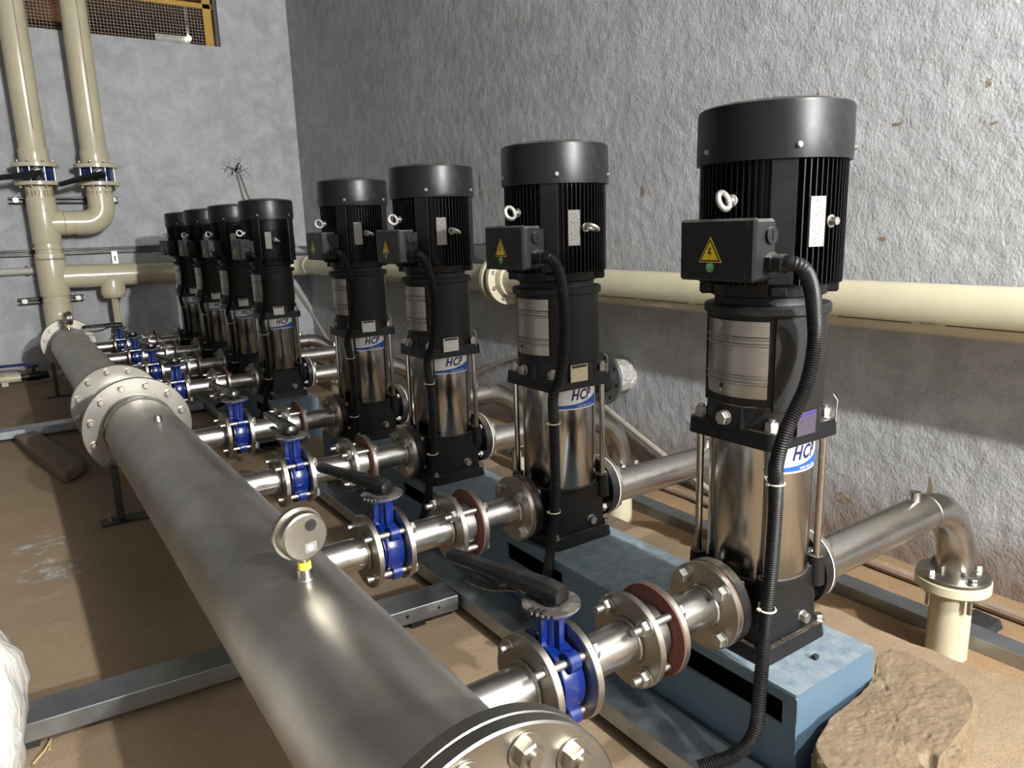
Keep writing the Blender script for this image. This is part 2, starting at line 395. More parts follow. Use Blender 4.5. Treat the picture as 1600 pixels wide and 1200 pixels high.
b = MB(); yb = YW+0.1
b.box((-1.5, yb, (ZS+WZ0)/2-0.05), (6.6, 0.2, WZ0-ZS+0.1)); b.box((-1.5, yb, (ZC+WZ1)/2), (6.6, 0.2, ZC-WZ1))
b.box(((WX1+1.8)/2, yb, (WZ0+WZ1)/2), (1.8-WX1, 0.2, WZ1-WZ0)); b.box(((WX0-4.8)/2, yb, (WZ0+WZ1)/2), (WX0+4.8, 0.2, WZ1-WZ0))
struct(b.build('wall_back', 'wall'))
struct(MB().box((-1.5, 0.4, ZC+0.1), (6.6, 14.4, 0.2)).build('ceiling', 'raw'))
# window opening with yellow frame and wire mesh
w = struct(MB().box((WX1-0.012, YW+0.12, (WZ0+WZ1)/2), (0.024, 0.12, WZ1-WZ0)).build('window_1', 'galv_dark'))
fr = MB(); fy = YW+0.13
fr.box((WX1-0.075, fy, (WZ0+WZ1)/2), (0.085, 0.03, WZ1-WZ0), 0.004); fr.box(((WX0+WX1)/2, fy, 3.29), (WX1-WX0, 0.03, 0.05), 0.004)
fr.box((WX0+0.03, fy, (WZ0+WZ1)/2), (0.06, 0.03, WZ1-WZ0), 0.004)
fr.build('window_frame', 'frame_yellow', w)
ms = MB(); x = WX0
while x < WX1-0.1: ms.box((x, fy, (WZ0+3.265)/2), (0.0035, 0.0035, 3.265-WZ0)); x += 0.030
z = WZ0+0.02
while z < 3.265: ms.box(((WX0+WX1)/2, fy+0.003, z), (WX1-WX0, 0.0035, 0.0035)); z += 0.030
tag(ms.build('wire_mesh', 'conduit_grey', w), kind='stuff')
# what lies beyond the window: soffit, back wall, beams and the lit lamp
struct(MB().box((-0.6, 10.5, 4.35), (7, 5.6, 0.2)).build('ceiling', 'brown'))
struct(MB().box((-0.6, 13.3, 3.2), (7, 0.2, 4)).build('wall_corridor', 'brown'))
struct(MB().box((2.9, 10.5, 3.2), (0.2, 5.6, 4)).build('wall_corridor', 'brown'))
tag(MB().box((-0.4, 9.3, 4.0), (0.5, 3.0, 0.5), 0.01).build('soffit_beam', 'brown2'), 'deep brown beam under the soffit seen through the window mesh', 'beam')
tag(MB().box((-1.0, 12.2, 3.55), (2.6, 0.35, 0.35), 0.01).build('cross_beam', 'brown2'), 'long pale brown cross beam low behind the window mesh', 'beam')
t = thing('corridor_lamp', 'small glowing lamp on a pale bracket in the corner of the window', 'lamp', (0.78, 8.4, 3.17))
MB().lathe([(0.0, -0.028), (0.020, -0.02), (0.028, 0), (0.020, 0.02), (0.0, 0.028)], None, 16).build('bulb', 'lamp', t)
MB().box((-0.17, 0.03, -0.015), (0.36, 0.02, 0.07), 0.004).box((0.0, 0.03, 0.52), (0.02, 0.02, 1.12)).build('bracket', 'white', t)

# ------------------------------------------------------------------ pump
def azv(deg, r, z=0.0):   # azimuth 0 = towards -Y, positive towards -X
    a = math.radians(deg); return Vector((-r*math.sin(a), -r*math.cos(a), z))
def ring_prism(b, poly_lo, poly_hi, z0, z1):
    n = len(poly_lo); vs = [(x, y, z0) for x, y in poly_lo]+[(x, y, z1) for x, y in poly_hi]
    b.add(vs, [tuple(reversed(range(n))), tuple(range(n, 2*n))]+[(i, (i+1) % n, n+(i+1) % n, n+i) for i in range(n)])
def make_pump(style=0):
    t = thing('vertical_pump', '', 'pump', (0, 0, 0), 0, 'vertical multistage pumps in the row')
    # base casting: foot with ears, block, in-line nozzles
    b = MB(); foot = rrect(0.122, 0.122, 0.028, 5)
    ring_prism(b, foot, rrect(0.117, 0.117, 0.026, 5), 0.0, 0.034)
    ring_prism(b, rrect(0.104, 0.104, 0.02, 4), rrect(0.098, 0.098, 0.02, 4), 0.034, 0.178)
    for i in (-1, 1):
        for j in (-1, 1): b.cyl((i*0.0955, j*0.0955, 0.13), (i*0.0955, j*0.0955, 0.200), 0.021, 0.018, 14)
    for sgn in (-1, 1):
        b.cyl((sgn*0.09, 0, H), (sgn*0.145, 0, H), 0.066, 0.058, 24)
    b.lathe([(0.118, 0.17), (0.118, 0.182), (0.112, 0.187)], None, 40)
    b.add([(0.02, -0.119, 0.0345), (0.045, -0.119, 0.0345), (0.045, -0.124+0.019, 0.0345)], [(0, 1, 2)])
    base = b.build('base_casting', 'cast', t)
    MB().prism([(-0.05, -0.0), (-0.03, 0.007), (-0.03, 0.003), (0.03, 0.003), (0.03, -0.003), (-0.03, -0.003), (-0.03, -0.007)], 0.0, 0.0025,
               Matrix.Translation((0.0, -0.110, 0.034))).build('flow_arrow', 'cast', base)
    plug = MB().hexa((0.042, -0.101, 0.062), (0, -1, 0), 0.024, 0.016, 0.3).disc((0.042, -0.099, 0.062), (0, -1, 0), 0.017, 0.004, 20).build('drain_plug', 'bolt', t)
    bolt = None
    for i in (-1, 1):
        for j in (-1, 1):
            if bolt is None:
                bolt = MB().disc((0, 0, 0), (0, 0, 1), 0.015, 0.003, 18).hexa((0, 0, 0.003), (0, 0, 1), 0.020, 0.013, 0.4).build('foot_bolt', 'bolt', t); bolt.location = (i*0.104, j*0.104, 0.0335)
            else: place(bolt, (i*0.104, j*0.104, 0.0335), t)
    fl = MB().annulus((-0.168, 0, H), (1, 0, 0), 0.1, 0.04, 0.028, 44, 0.002).build('suction_flange', 'cast', t)
    fl2 = MB().annulus((0.140, 0, H), (1, 0, 0), 0.1, 0.04, 0.028, 44, 0.002).build('discharge_flange', 'cast', t)
    # outer sleeve and stay rods
    MB().lathe([(0.112, 0.176), (0.114, 0.180), (0.114, 0.497)], None, 64).build('outer_sleeve', 'sleeve', t)
    rod = nut = None
    for i in (-1, 1):
        for j in (-1, 1):
            p = (i*0.0955, j*0.0955, 0)
            if rod is None:
                rod = MB().cyl((0, 0, 0.18), (0, 0, 0.50), 0.0085, None, 14).build('stay_rod', 'sleeve', t); rod.location = p
                nut = MB().disc((0, 0, 0.534), (0, 0, 1), 0.017, 0.003, 18).hexa((0, 0, 0.537), (0, 0, 1), 0.026, 0.019, 0.5).cyl((0, 0, 0.55), (0, 0, 0.562), 0.0075, None, 10).build('stay_nut', 'bolt', t); nut.location = p
            else: place(rod, p, t); place(nut, p, t)
    # pump head: square flange, faceted shoulder, vent plug
    b = MB(); ring_prism(b, rrect(0.120, 0.120, 0.020, 5), rrect(0.118, 0.118, 0.02, 5), 0.497, 0.534)
    oc = [(r*math.cos(a), r*math.sin(a)) for r, a in [((0.128 if k % 4 in (0, 3) else 0.128), PI/8*0.72*(1 if k % 2 else -1)+PI/2*(k//2)) for k in range(8)]]
    oc2 = [(x*0.97, y*0.97) for x, y in oc]
    ring_prism(b, oc, oc2, 0.53, 0.576)
    b.lathe([(0.124, 0.53), (0.122, 0.580), (0.112, 0.584)], None, 40)
    b.build('pump_head', 'cast', t, 28)
    MB().disc((-0.1235, 0.004, 0.552), (-1, 0, 0), 0.017, 0.004, 20).hexa((-0.1275, 0.004, 0.552), (-1, 0, 0), 0.027, 0.014, 0.2).build('vent_plug', 'bolt', t)
    MB().box((-0.02, -0.1262, 0.546), (0.066, 0.003, 0.052), 0.001, Matrix.Rotation(0, 4, 'X')).build('head_plate', ['plate_blue', 'plate_gold', 'plate_white'][style], t)
    hp = t.children[-1]
    MB().box((-0.02, -0.1280, 0.5665), (0.056, 0.0012, 0.008)).build('plate_header', ['plate_violet', 'black', 'black'][style], hp)
    MB().tube([(0.094, -0.122, 0.530), (0.094, -0.124, 0.578), (0.086, -0.118, 0.592)], 0.002, 6).build('vent_pin', 'bolt', t)
    # lantern with windows covered by guards
    b = MB(); b.lathe([(0.116, 0.574), (0.119, 0.60), (0.119, 0.775)], None, 48)
    b.lathe([(0.126, 0.574), (0.127, 0.59), (0.127, 0.78)], None, 14, math.radians(270-44), math.radians(270+42))
    b.lathe([(0.119, 0.574), (0.127, 0.574)], None, 14, math.radians(270-44), math.radians(270+42))
    b.lathe([(0.126, 0.574), (0.127, 0.59), (0.127, 0.78)], None, 14, math.radians(90-44), math.radians(90+42))
    for a in (-44, 42):
        for c in (270, 90):
            A = math.radians(c+a); b.add([(q*math.cos(A), q*math.sin(A), z) for q, z in ((0.117, 0.574), (0.1268, 0.574), (0.127, 0.78), (0.117, 0.78))], [(0, 1, 2, 3)])
    b.lathe([(0.131, 0.776), (0.134, 0.779), (0.134, 0.793), (0.130, 0.797), (0.114, 0.797), (0.112, 0.802), (0.114, 0.822)], None, 48)
    b.build('lantern', 'lantern', t)
    for sgn in (-1, 1):
        b = MB(); c0 = PI if sgn < 0 else 0; prof = [(0.1225, 0.600)]
        for zc in (0.632, 0.646, 0.715, 0.729): prof += [(0.1235, zc-0.004), (0.1262, zc-0.0015), (0.1262, zc+0.0015), (0.1235, zc+0.004)]
        prof += [(0.1235, 0.765)]
        b.lathe(prof, None, 24, c0-math.radians(40), c0+math.radians(40))
        b.lathe([(0.1235, 0.600), (0.1205, 0.598)], None, 24, c0-math.radians(40), c0+math.radians(40))
        g = b.build('coupling_guard', 'guard', t)
        s = MB()
        for z in (0.612, 0.757): s.disc((sgn*0.1232, 0.02, z), (sgn, 0, 0), 0.0045, 0.003, 12)
        s.build('guard_screw', 'bolt', g)
        MB().cyl((sgn*0.1225, 0.018, 0.622), (sgn*0.1243, 0.018, 0.622), 0.0045, None, 10).build('guard_keyhole', 'black', g)
    # motor
    b = MB(); b.lathe([(0.112, 0.812), (0.122, 0.816), (0.124, 0.842), (0.133, 0.846), (0.133, 1.10)], None, 56)
    for a in (45, 135, 225, 315):
        m = Matrix.Rotation(math.radians(a), 4, 'Z'); b.box((0.128, 0, 0.829), (0.034, 0.034, 0.024), 0.004, m)
        b.box((0.139, 0, 0.97), (0.020, 0.052, 0.256), 0.003, m)
    b.build('motor_body', 'motor', t)
    b = MB()
    for k in range(72):
        a = 5*k
        if min(abs((a-45-90*q+180) % 360-180) for q in range(4)) < 13: continue
        m = Matrix.Rotation(math.radians(a), 4, 'Z'); b.box((0.1405, 0, 0.972), (0.018, 0.0024, 0.262), 0, m)
    tag(b.build('cooling_fins', 'motor', t), kind='stuff')
    fc = MB().lathe([(0.152, 1.088), (0.157, 1.088), (0.1575, 1.10), (0.1565, 1.190), (0.1545, 1.1965), (0.149, 1.200), (0.13, 1.2045), (0.09, 1.210), (0.05, 1.2125), (0.0, 1.2135)], None, 72).lathe([(0.152, 1.088), (0.152, 1.17)], None, 72, close='none').build('fan_cover', 'cover', t)
    for k in range(5):
        a = 36-72*k; p = azv(a, 0.157, 1.112)
        if k == 0:
            sc = MB().disc((0, 0, 0), (1, 0, 0), 0.0062, 0.003, 14).hexa((0.003, 0, 0), (1, 0, 0), 0.009, 0.004).build('cover_screw', 'bolt', fc); s = sc
        else: s = place(sc, p, fc)
        s.location = p; s.rotation_euler = (0, 0, math.atan2(p.y, p.x))
    # terminal box on the suction side
    b = MB(); b.box((-0.1775, -0.03, 0.916), (0.065, 0.184, 0.118), 0.006); b.box((-0.205, -0.03, 0.916), (0.014, 0.188, 0.122), 0.005); b.box((-0.14, -0.03, 0.916), (0.03, 0.15, 0.10))
    tb = b.build('terminal_box', 'box', t)
    for y in (-0.105, 0.046):
        for z in (0.866, 0.966): MB().disc((-0.2115, y, z), (-1, 0, 0), 0.0055, 0.0012, 12).build('lid_screw', 'black', tb)
    def plane_x(mb, pts, x, th=0.0006):   # polygon facing -X ; pts are (y, z)
        n = len(pts); mb.add([(x, y, z) for y, z in pts]+[(x-th, y, z) for y, z in pts], [tuple(range(n)), tuple(range(2*n-1, n-1, -1))]+[(i, n+i, n+(i+1) % n, (i+1) % n) for i in range(n)])
    ty, tz = -0.018, 0.909
    def tri(k): return [(ty+0.026*k, tz-0.015*k), (ty-0.026*k, tz-0.015*k), (ty, tz+0.030*k)]
    q = MB(); plane_x(q, tri(1.12), -0.212); lb = q.build('warning_label', 'yellow', tb)
    q = MB(); plane_x(q, tri(1.0), -0.2126); q.cur = 1; plane_x(q, tri(0.80), -0.2132); q.cur = 0
    plane_x(q, [(ty+0.001, tz+0.013), (ty-0.004, tz+0.013), (ty+0.0005, tz+0.004), (ty-0.005, tz+0.004), (ty+0.0015, tz-0.009), (ty-0.002, tz+0.000), (ty+0.005, tz+0.000)], -0.2138)
    q.build('warning_sign', ['black', 'yellow'], tb)
    q = MB(); plane_x(q, [(ty+0.0105*math.cos(a*PI/10), tz-0.026+0.0105*math.sin(a*PI/10)) for a in range(20)], -0.2122); q.build('inspection_sticker', 'green', tb)
    vs, fs = text_mesh('QC', 0.0095); q = MB(); q.add([(-0.2131, ty-x, tz-0.0235+y) for x, y, z in vs], fs); q.build('sticker_lettering', 'white', tb)
    MB().disc((-0.163, -0.121, 0.943), (0, -1, 0), 0.0165, 0.007, 24).box((-0.163, -0.1285, 0.943), (0.003, 0.002, 0.02), 0, None).build('blank_plug', 'box', tb)
    MB().hexa((-0.163, -0.121, 0.892), (0, -1, 0), 0.034, 0.016, 0.5).cyl((-0.163, -0.136, 0.892), (-0.163, -0.158, 0.890), 0.0165, 0.0185, 20).build('cable_gland', 'box', tb)
    # eyebolts, nameplate
    for nm, a, z in (('eyebolt', 84, 1.012), ('eyebolt', 3, 0.966)):
        p = azv(a, 0.147, z); d = azv(a, 1.0)
        roll = 0.35 if a > 50 else 1.1
        b = MB().cyl(p-d*0.012, p+d*0.014, 0.0085, 0.0075, 14).disc(p-d*0.002, d, 0.013, 0.005, 18)
        if style == 0 and a < 50:
            b.hexa(p+d*0.004, d, 0.016, 0.012).build('eyebolt', 'bolt', t); continue
        mm = AX(p+d*0.030, Vector((0, 0, 1)).cross(d)*math.cos(roll)+Vector((0, 0, 1))*math.sin(roll))
        b.torus(mm, 0.0175, 0.0058, 24, 10); b.build('eyebolt', 'eyebolt', t)
    m = Matrix.Rotation(math.radians(-18), 4, 'Z')
    np_ = MB().box((0, -0.1505, 0.966), (0.036, 0.002, 0.098), 0.0008, m).build('motor_nameplate', 'plate', t)
    q = MB()
    for z in (0.924, 1.008): q.disc(m @ Vector((0, -0.1515, z)), m @ Vector((0, -1, 0)), 0.003, 0.0012, 10)
    q.build('plate_rivet', 'bolt', np_)
    # maker's label wrapped round the sleeve
    R = 0.1145
    def cyl_pt(x, z, dr=0.0): a = x/R; return ((R+dr)*math.sin(a), -(R+dr)*math.cos(a), z)
    def patch(mb, lo, hi, x0, x1, dr, n=28):
        vs = []; 
        for k in range(n+1):
            x = x0+(x1-x0)*k/n; vs += [cyl_pt(x, lo(x), dr), cyl_pt(x, hi(x), dr)]
        mb.add(vs, [(2*k, 2*k+2, 2*k+3, 2*k+1) for k in range(n)])
    X0, X1 = -0.080, 0.068
    up = lambda x: 0.4385+0.021*max(0, (x-X0)/(X1-X0))**1.5+0.009
    q = MB(); patch(q, lambda x: 0.4325, lambda x: 0.4965, X0, X1, 0.0003); lab = q.build('brand_label', 'white', t)
    q = MB(); patch(q, lambda x: 0.4365, lambda x: 0.4465+0.026*max(0, (x-X0)/(X1-X0))**2.4, X0, X1-0.001, 0.0007); q.build('logo_band', 'logoblue', lab)
    vs, fs = text_mesh('HCP', 0.043, 0.30, 0.0017, 0.003, 1.14); q = MB(); q.add([cyl_pt(x*0.78-0.004, y+0.4755, 0.0012) for x, y, z in vs], fs); q.build('brand_lettering', 'navy', lab)
    vs, fs = text_mesh('make future flow', 0.0095, 0.1, 0.0, 0.004); q = MB(); q.add([cyl_pt(x*0.9+0.012, y+0.4425, 0.0012) for x, y, z in vs], fs); q.build('motto_lettering', 'white', lab)
    return t

pump_a = make_pump(0); pump_b = make_pump(1); pump_c = make_pump(2)
PL = ['black vertical multistage pump nearest the concrete lump, with a dull violet head plate',
      'second black vertical pump from the concrete lump, with a yellowed head plate',
      'third black vertical pump from the concrete lump, first with a clean white head plate',
      'fourth black vertical pump from the concrete lump, last on the near blue skid',
      'fifth black vertical pump from the concrete lump, first on the far blue skid',
      'sixth black vertical pump from the concrete lump, between the fifth and seventh',
      'seventh black vertical pump from the concrete lump, last but one in the row',
      'eighth black vertical pump, farthest from the concrete lump and closest to the back wall']
for k, p in enumerate(PY):
    if k < 3: q = (pump_a, pump_b, pump_c)[k]; q.location = p; q['label'] = PL[k]
    else: dup(pump_c, p, PL[k])

# ------------------------------------------------------------------ power cables in corrugated conduit
def make_cable(pts, tie_at):
    pp = spline(pts, 0.0026); c = thing('power_cable', '', 'cable', (0, 0, 0), 0, 'corrugated power cables of the pumps')
    MB().tube(pp, lambda i: 0.0158 if (i//1) % 2 else 0.0136, 12).build('conduit', 'rubber', c, 60)
    for z0, cx, cy in tie_at:
        i = min(range(len(pp)), key=lambda k: abs(pp[k].z-z0)); p = pp[i]
        b = MB(); r1 = 0.0175
        mid = Vector(((p.x+cx)/2, (p.y+cy)/2, p.z)); d = Vector((p.x-cx, p.y-cy, 0)); L = d.length; d.normalize(); s = Vector((-d.y, d.x, 0))
        loop = []
        for a in range(-90, 91, 15): loop.append(p+d*r1*math.cos(math.radians(a))+s*r1*math.sin(math.radians(a)))
        for a in range(90, 271, 15): loop.append(Vector((cx, cy, p.z))+d*0.0105*math.cos(math.radians(a))+s*0.0105*math.sin(math.radians(a)))
        b.tube(loop+[loop[0]], 0.0022, 6); b.box(p-s*r1+d*0.004, (0.009, 0.009, 0.007), 0.0015); b.build('cable_tie', 'tie', c)
    return c
RX = (-0.0955, -0.0955)
cab_a = make_cable([(-0.163, -0.150, 0.891), (-0.160, -0.168, 0.891), (-0.143, -0.180, 0.882), (-0.112, -0.178, 0.852), (-0.080, -0.168, 0.80), (-0.062, -0.162, 0.73), (-0.085, -0.165, 0.648), (-0.135, -0.158, 0.560), (-0.146, -0.146, 0.485), (-0.119, -0.128, 0.435), (-0.108, -0.122, 0.37), (-0.112, -0.122, 0.25), (-0.128, -0.127, 0.14), (-0.150, -0.138, 0.06), (-0.185, -0.158, -0.02), (-0.215, -0.172, -0.085), (-0.26, -0.16, -0.125), (-0.33, -0.12, -0.15)], [(0.435, *RX), (0.150, *RX)])
cab_b = make_cable([(-0.163, -0.150, 0.891), (-0.161, -0.168, 0.890), (-0.148, -0.180, 0.876), (-0.124, -0.176, 0.835), (-0.104, -0.163, 0.76), (-0.102, -0.160, 0.66), (-0.116, -0.158, 0.56), (-0.138, -0.152, 0.50), (-0.130, -0.140, 0.445), (-0.119, -0.128, 0.41), (-0.114, -0.122, 0.32), (-0.114, -0.122, 0.2), (-0.124, -0.126, 0.12), (-0.150, -0.14, 0.03), (-0.180, -0.155, -0.05), (-0.225, -0.17, -0.12), (-0.29, -0.16, -0.15)], [(0.41, *RX), (0.135, *RX)])
for k, p in enumerate(PY):
    lab = 'ribbed black power cable of the %s pump from the concrete lump' % ORD[k]
    if k == 0: cab_a.location = p; cab_a['label'] = 'ribbed black power cable bulging out beside the pump nearest the concrete lump'
    elif k == 1: cab_b.location = p; cab_b['label'] = lab
    else: dup(cab_b, p, lab)

# ------------------------------------------------------------------ blue skids
def make_skid(name, y0, y1, top, pumps, label):
    t = thing(name, label, 'pump skid', (0, 0, 0), 0, 'blue steel pump skids')
    X = 0.148; zt, zb = top-0.0, ZF
    b = MB()
    b.prism(rrect(X, (y1-y0)/2, 0.006, 2), zt-0.008, zt, Matrix.Translation((0, (y0+y1)/2, 0)))
    b.build('top_plate', 'skid', t)
    for sg in (-1, 1):
        b = MB(); x = sg*(X-0.004); cuts = [(p-0.19+0.0, p+0.10) for p in pumps]
        za, zc = zt-0.030, zt-0.088; cur = y0
        b.box((x, (y0+y1)/2, (zt-0.008+za)/2), (0.008, y1-y0, zt-0.008-za)); b.box((x, (y0+y1)/2, (zc+zb)/2), (0.008, y1-y0, zc-zb))
        for c0, c1 in cuts:
            c0 = max(c0, y0+0.03); b.box((x, (cur+c0)/2, (za+zc)/2), (0.008, c0-cur, za-zc)); cur = c1
        b.box((x, (cur+y1)/2, (za+zc)/2), (0.008, y1-cur, za-zc))
        b.build('side_web', 'skid', t)
    for y in (y0+0.004, y1-0.004):
        b = MB().box((0, y, (zt-0.008+zb)/2), (2*X-0.016, 0.008, zt-0.008-zb))
        e = b.build('end_plate', 'skid', t)
        w = MB(); pts = [(-X+0.002+random.uniform(-0.0015, 0.0015), y-0.005*(1 if y < (y0+y1)/2 else -1), zt-0.008-k*0.009) for k in range(22)]
        w.tube(pts, lambda i: 0.0035+0.0014*(i % 2), 6); w.build('weld_bead', 'skid', e)
    MB().box((0, (y0+y1)/2, zt-0.13), (0.02, y1-y0-0.04, 0.24)).build('slot_shade_sheet', 'slot', t)  # near-black sheet added inside the skid, painting the shade behind its slots
    return t
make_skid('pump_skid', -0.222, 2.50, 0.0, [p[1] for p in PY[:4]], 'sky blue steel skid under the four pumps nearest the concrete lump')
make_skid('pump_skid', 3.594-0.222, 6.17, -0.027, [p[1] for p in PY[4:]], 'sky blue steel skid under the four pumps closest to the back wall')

# ------------------------------------------------------------------ suction lines
def bolts(parent, x0, x1, r, name, mat='bolt', n=4, rad=0.0085, nut=0.029, tail0=0.020, tail1=0.004, y=0, z=0, phase=PI/4):
    """studs along X between the outer faces x0 < x1, a nut at each end"""
    first = None
    for k in range(n):
        a = phase+2*PI*k/n; p = (0, y+r*math.cos(a), z+r*math.sin(a))
        if first is None:
            b = MB().cyl((x0-tail0-0.016, 0, 0), (x1+tail1+0.013, 0, 0), rad, None, 12)
            b.disc((x0-0.003, 0, 0), (1, 0, 0), nut*0.72, 0.003, 18).hexa((x0-0.003, 0, 0), (-1, 0, 0), nut, 0.014, 0.3)
            b.disc((x1, 0, 0), (1, 0, 0), nut*0.72, 0.003, 18).hexa((x1+0.003, 0, 0), (1, 0, 0), nut, 0.013, 0.7)
            first = b.build(name, mat, parent); first.location = p
        else: place(first, p, parent)
def pipe_flange(parent, x0, x1, name='flange', mat='flange', R=0.1, ri=0.045, z=0):
    return MB().annulus((x0, 0, z), (1, 0, 0), R, ri, x1-x0, 48, 0.0015).build(name, mat, parent)
def weld(parent, x, r, z=0, d=1):
    b = MB(); pts = [(x, (r+0.002)*math.cos(a), z+(r+0.002)*math.sin(a)) for a in [2*PI*k/48 for k in range(49)]]
    b.tube(pts, lambda i: 0.0042+0.001*(i % 2), 6); return b.build('weld_seam', 'flange', parent)
RP = 0.0445
def make_valve():
    t = thing('butterfly_valve', '', 'valve', (0, 0, 0), 0, 'blue butterfly valves on the branch pipes')
    b = MB()
    b.ring([(0.047, -0.024), (0.070, -0.024), (0.072, -0.020), (0.072, 0.020), (0.070, 0.024), (0.047, 0.024)], AX((0, 0, 0), (1, 0, 0)), 48)
    b.ring([(0.046, -0.029), (0.063, -0.029), (0.063, 0.029), (0.046, 0.029)], AX((0, 0, 0), (1, 0, 0)), 40)
    for k in range(4):
        a = PI/4+PI/2*k; p = Vector((0, 0.078*math.cos(a), 0.078*math.sin(a)))
        b.annulus(p-Vector((0.013, 0, 0)), (1, 0, 0), 0.0205, 0.009, 0.026, 20)
    b.cyl((0, 0, -0.066), (0, 0, -0.092), 0.019, 0.016, 18)
    b.lathe([(0.019, 0.06), (0.0165, 0.085), (0.0155, 0.122), (0.020, 0.134), (0.046, 0.139), (0.050, 0.142), (0.050, 0.149)], None, 28)
    for sg in (-1, 1):
        b.prism([(-0.005, 0.062), (0.005, 0.062), (0.005, 0.137), (-0.005, 0.137)], 0.013, 0.034 if False else 0.028, Matrix(((0, 0, sg, 0), (1, 0, 0, 0), (0, 1, 0, 0), (0, 0, 0, 1))))
        b.prism([(-0.005, 0.062), (0.005, 0.062), (0.005, 0.137), (-0.005, 0.137)], 0.013, 0.030, Matrix(((1, 0, 0, 0), (0, 0, sg, 0), (0, 1, 0, 0), (0, 0, 0, 1))))
    b.build('valve_body', 'blue', t)
    MB().cyl((-0.022, 0, 0), (0.022, 0, 0), 0.048, None, 32).build('valve_disc', 'flange', t)
    lev = bpy.data.objects.new('lever', None); COL.objects.link(lev); lev.parent = t; lev.empty_display_size = 0.02
    # notched plate
    pl = MB(); n = 64; pts = []
    for k in range(n):
        a = 2*PI*k/n; r = 0.056
        if 196 < k*360/n < 236: r = 0.056-(0.005 if k % 2 else 0.0)
        pts.append((r*math.cos(a), r*math.sin(a)))
    pl.prism(pts, 0.149, 0.154); pl.build('notch_plate', 'lever_plate', t)
    b = MB()
    b.cyl((0, 0, 0.150), (0, 0, 0.168), 0.022, None, 20)
    # handle runs along +Y; wide at the hub and slimmer at the grip
    secs = [(-0.030, 0.014, 0.163, 0.178), (-0.025, 0.021, 0.157, 0.190), (0.0, 0.0225, 0.155, 0.195), (0.04, 0.022, 0.156, 0.195), (0.09, 0.0195, 0.160, 0.193), (0.13, 0.0165, 0.164, 0.191), (0.20, 0.0155, 0.165, 0.190), (0.262, 0.0155, 0.164, 0.189), (0.272, 0.010, 0.169, 0.184)]
    vs = []; fs = []; m = 8
    for y, w, z0, z1 in secs:
        c = min(w, (z1-z0)/2)*0.55
        vs += [(w, y, z0+c), (w, y, z1-c), (w-c, y, z1), (-w+c, y, z1), (-w, y, z1-c), (-w, y, z0+c), (-w+c, y, z0), (w-c, y, z0)]
    for i in range(len(secs)-1):
        for k in range(m): fs.append((i*m+k, i*m+(k+1) % m, (i+1)*m+(k+1) % m, (i+1)*m+k))
    fs += [tuple(range(m-1, -1, -1)), tuple(range((len(secs)-1)*m, len(secs)*m))]
    b.add(vs, fs); b.build('handle', 'lever', lev, 40)
    b = MB(); pts = [(0, 0.075, 0.157), (0, 0.105, 0.150), (0, 0.14, 0.138), (0, 0.19, 0.134), (0, 0.225, 0.137)]
    for dx in (-0.006, 0.0, 0.006): b.tube([(x+dx, y, z) for x, y, z in spline(pts, 0.012)], 0.0050, 6)
    b.build('latch_trigger', 'lever', lev, 60)
    pn = MB()
    for k in range(3): pn.box((-0.050+0.004*k, 0.012-0.012*k, 0.150), (0.016, 0.008, 0.016), 0.002)
    pn.build('latch_teeth', 'lever', lev)
    bolts(t, -0.0475, 0.0475, 0.079, 'stud_bolt')
    return t
def make_spool_near():   # valve to check valve
    t = thing('connecting_pipe', '', 'pipe', (0, 0, 0), 0, 'plain flanged steel pipes after the valves')
    MB().cyl((-0.584, 0, 0), (-0.406, 0, 0), RP, None, 40).build('pipe_barrel', 'pipe', t)
    pipe_flange(t, -0.585, -0.569); pipe_flange(t, -0.421, -0.405)
    weld(t, -0.568, RP); weld(t, -0.424, RP)
    return t
def make_check():
    t = thing('check_valve', '', 'valve', (0, 0, 0), 0, 'wafer check valves between the gasket flanges')
    MB().lathe([(0.062, -0.4045), (0.066, -0.402), (0.066, -0.357), (0.062, -0.3545)], AX((0, 0, 0), (1, 0, 0)), 44).build('wafer_body', 'pipe', t)
    bolts(t, -0.421, -0.335, 0.079, 'stud_bolt')
    return t
def make_spool_far():
    t = thing('gasket_pipe', '', 'pipe', (0, 0, 0), 0, 'flanged steel pipes with red gaskets at the pumps')
    MB().cyl((-0.350, 0, 0), (-0.172, 0, 0), RP, None, 40).build('pipe_barrel', 'pipe', t)
    g = MB().annulus((-0.3545, 0, 0), (1, 0, 0), 0.1, 0.05, 0.004, 48, 0.0006).build('gasket', 'gasket', t)
    pipe_flange(t, -0.3505, -0.335); pipe_flange(t, -0.187, -0.172)
    MB().annulus((-0.1718, 0, 0), (1, 0, 0), 0.0985, 0.05, 0.0036, 48, 0.0006).build('gasket', 'gasket', t)
    weld(t, -0.333, RP); weld(t, -0.189, RP)
    first = None
    for k in range(4):
        a = PI/4+PI/2*k; p = (0, 0.079*math.cos(a), 0.079*math.sin(a))
        if first is None:
            b = MB().disc((-0.187, 0, 0), (-1, 0, 0), 0.0195, 0.003, 18).hexa((-0.190, 0, 0), (-1, 0, 0), 0.029, 0.016, 0.4).cyl((-0.188, 0, 0), (-0.122, 0, 0), 0.0078, None, 10).hexa((-0.140, 0, 0), (1, 0, 0), 0.024, 0.012)
            first = b.build('flange_bolt', 'bolt', t); first.location = p
        else: place(first, p, t)
    return t
VA = [16, 17, 1, 7, 12, 8, 10, 88]
valve0, sp1, chk, sp2 = make_valve(), make_spool_near(), make_check(), make_spool_far()
def set_lever(v, deg):
    for c in v.children:
        if c.name.startswith('lever'): c.rotation_euler = (math.radians(0.5), 0, math.radians(deg))
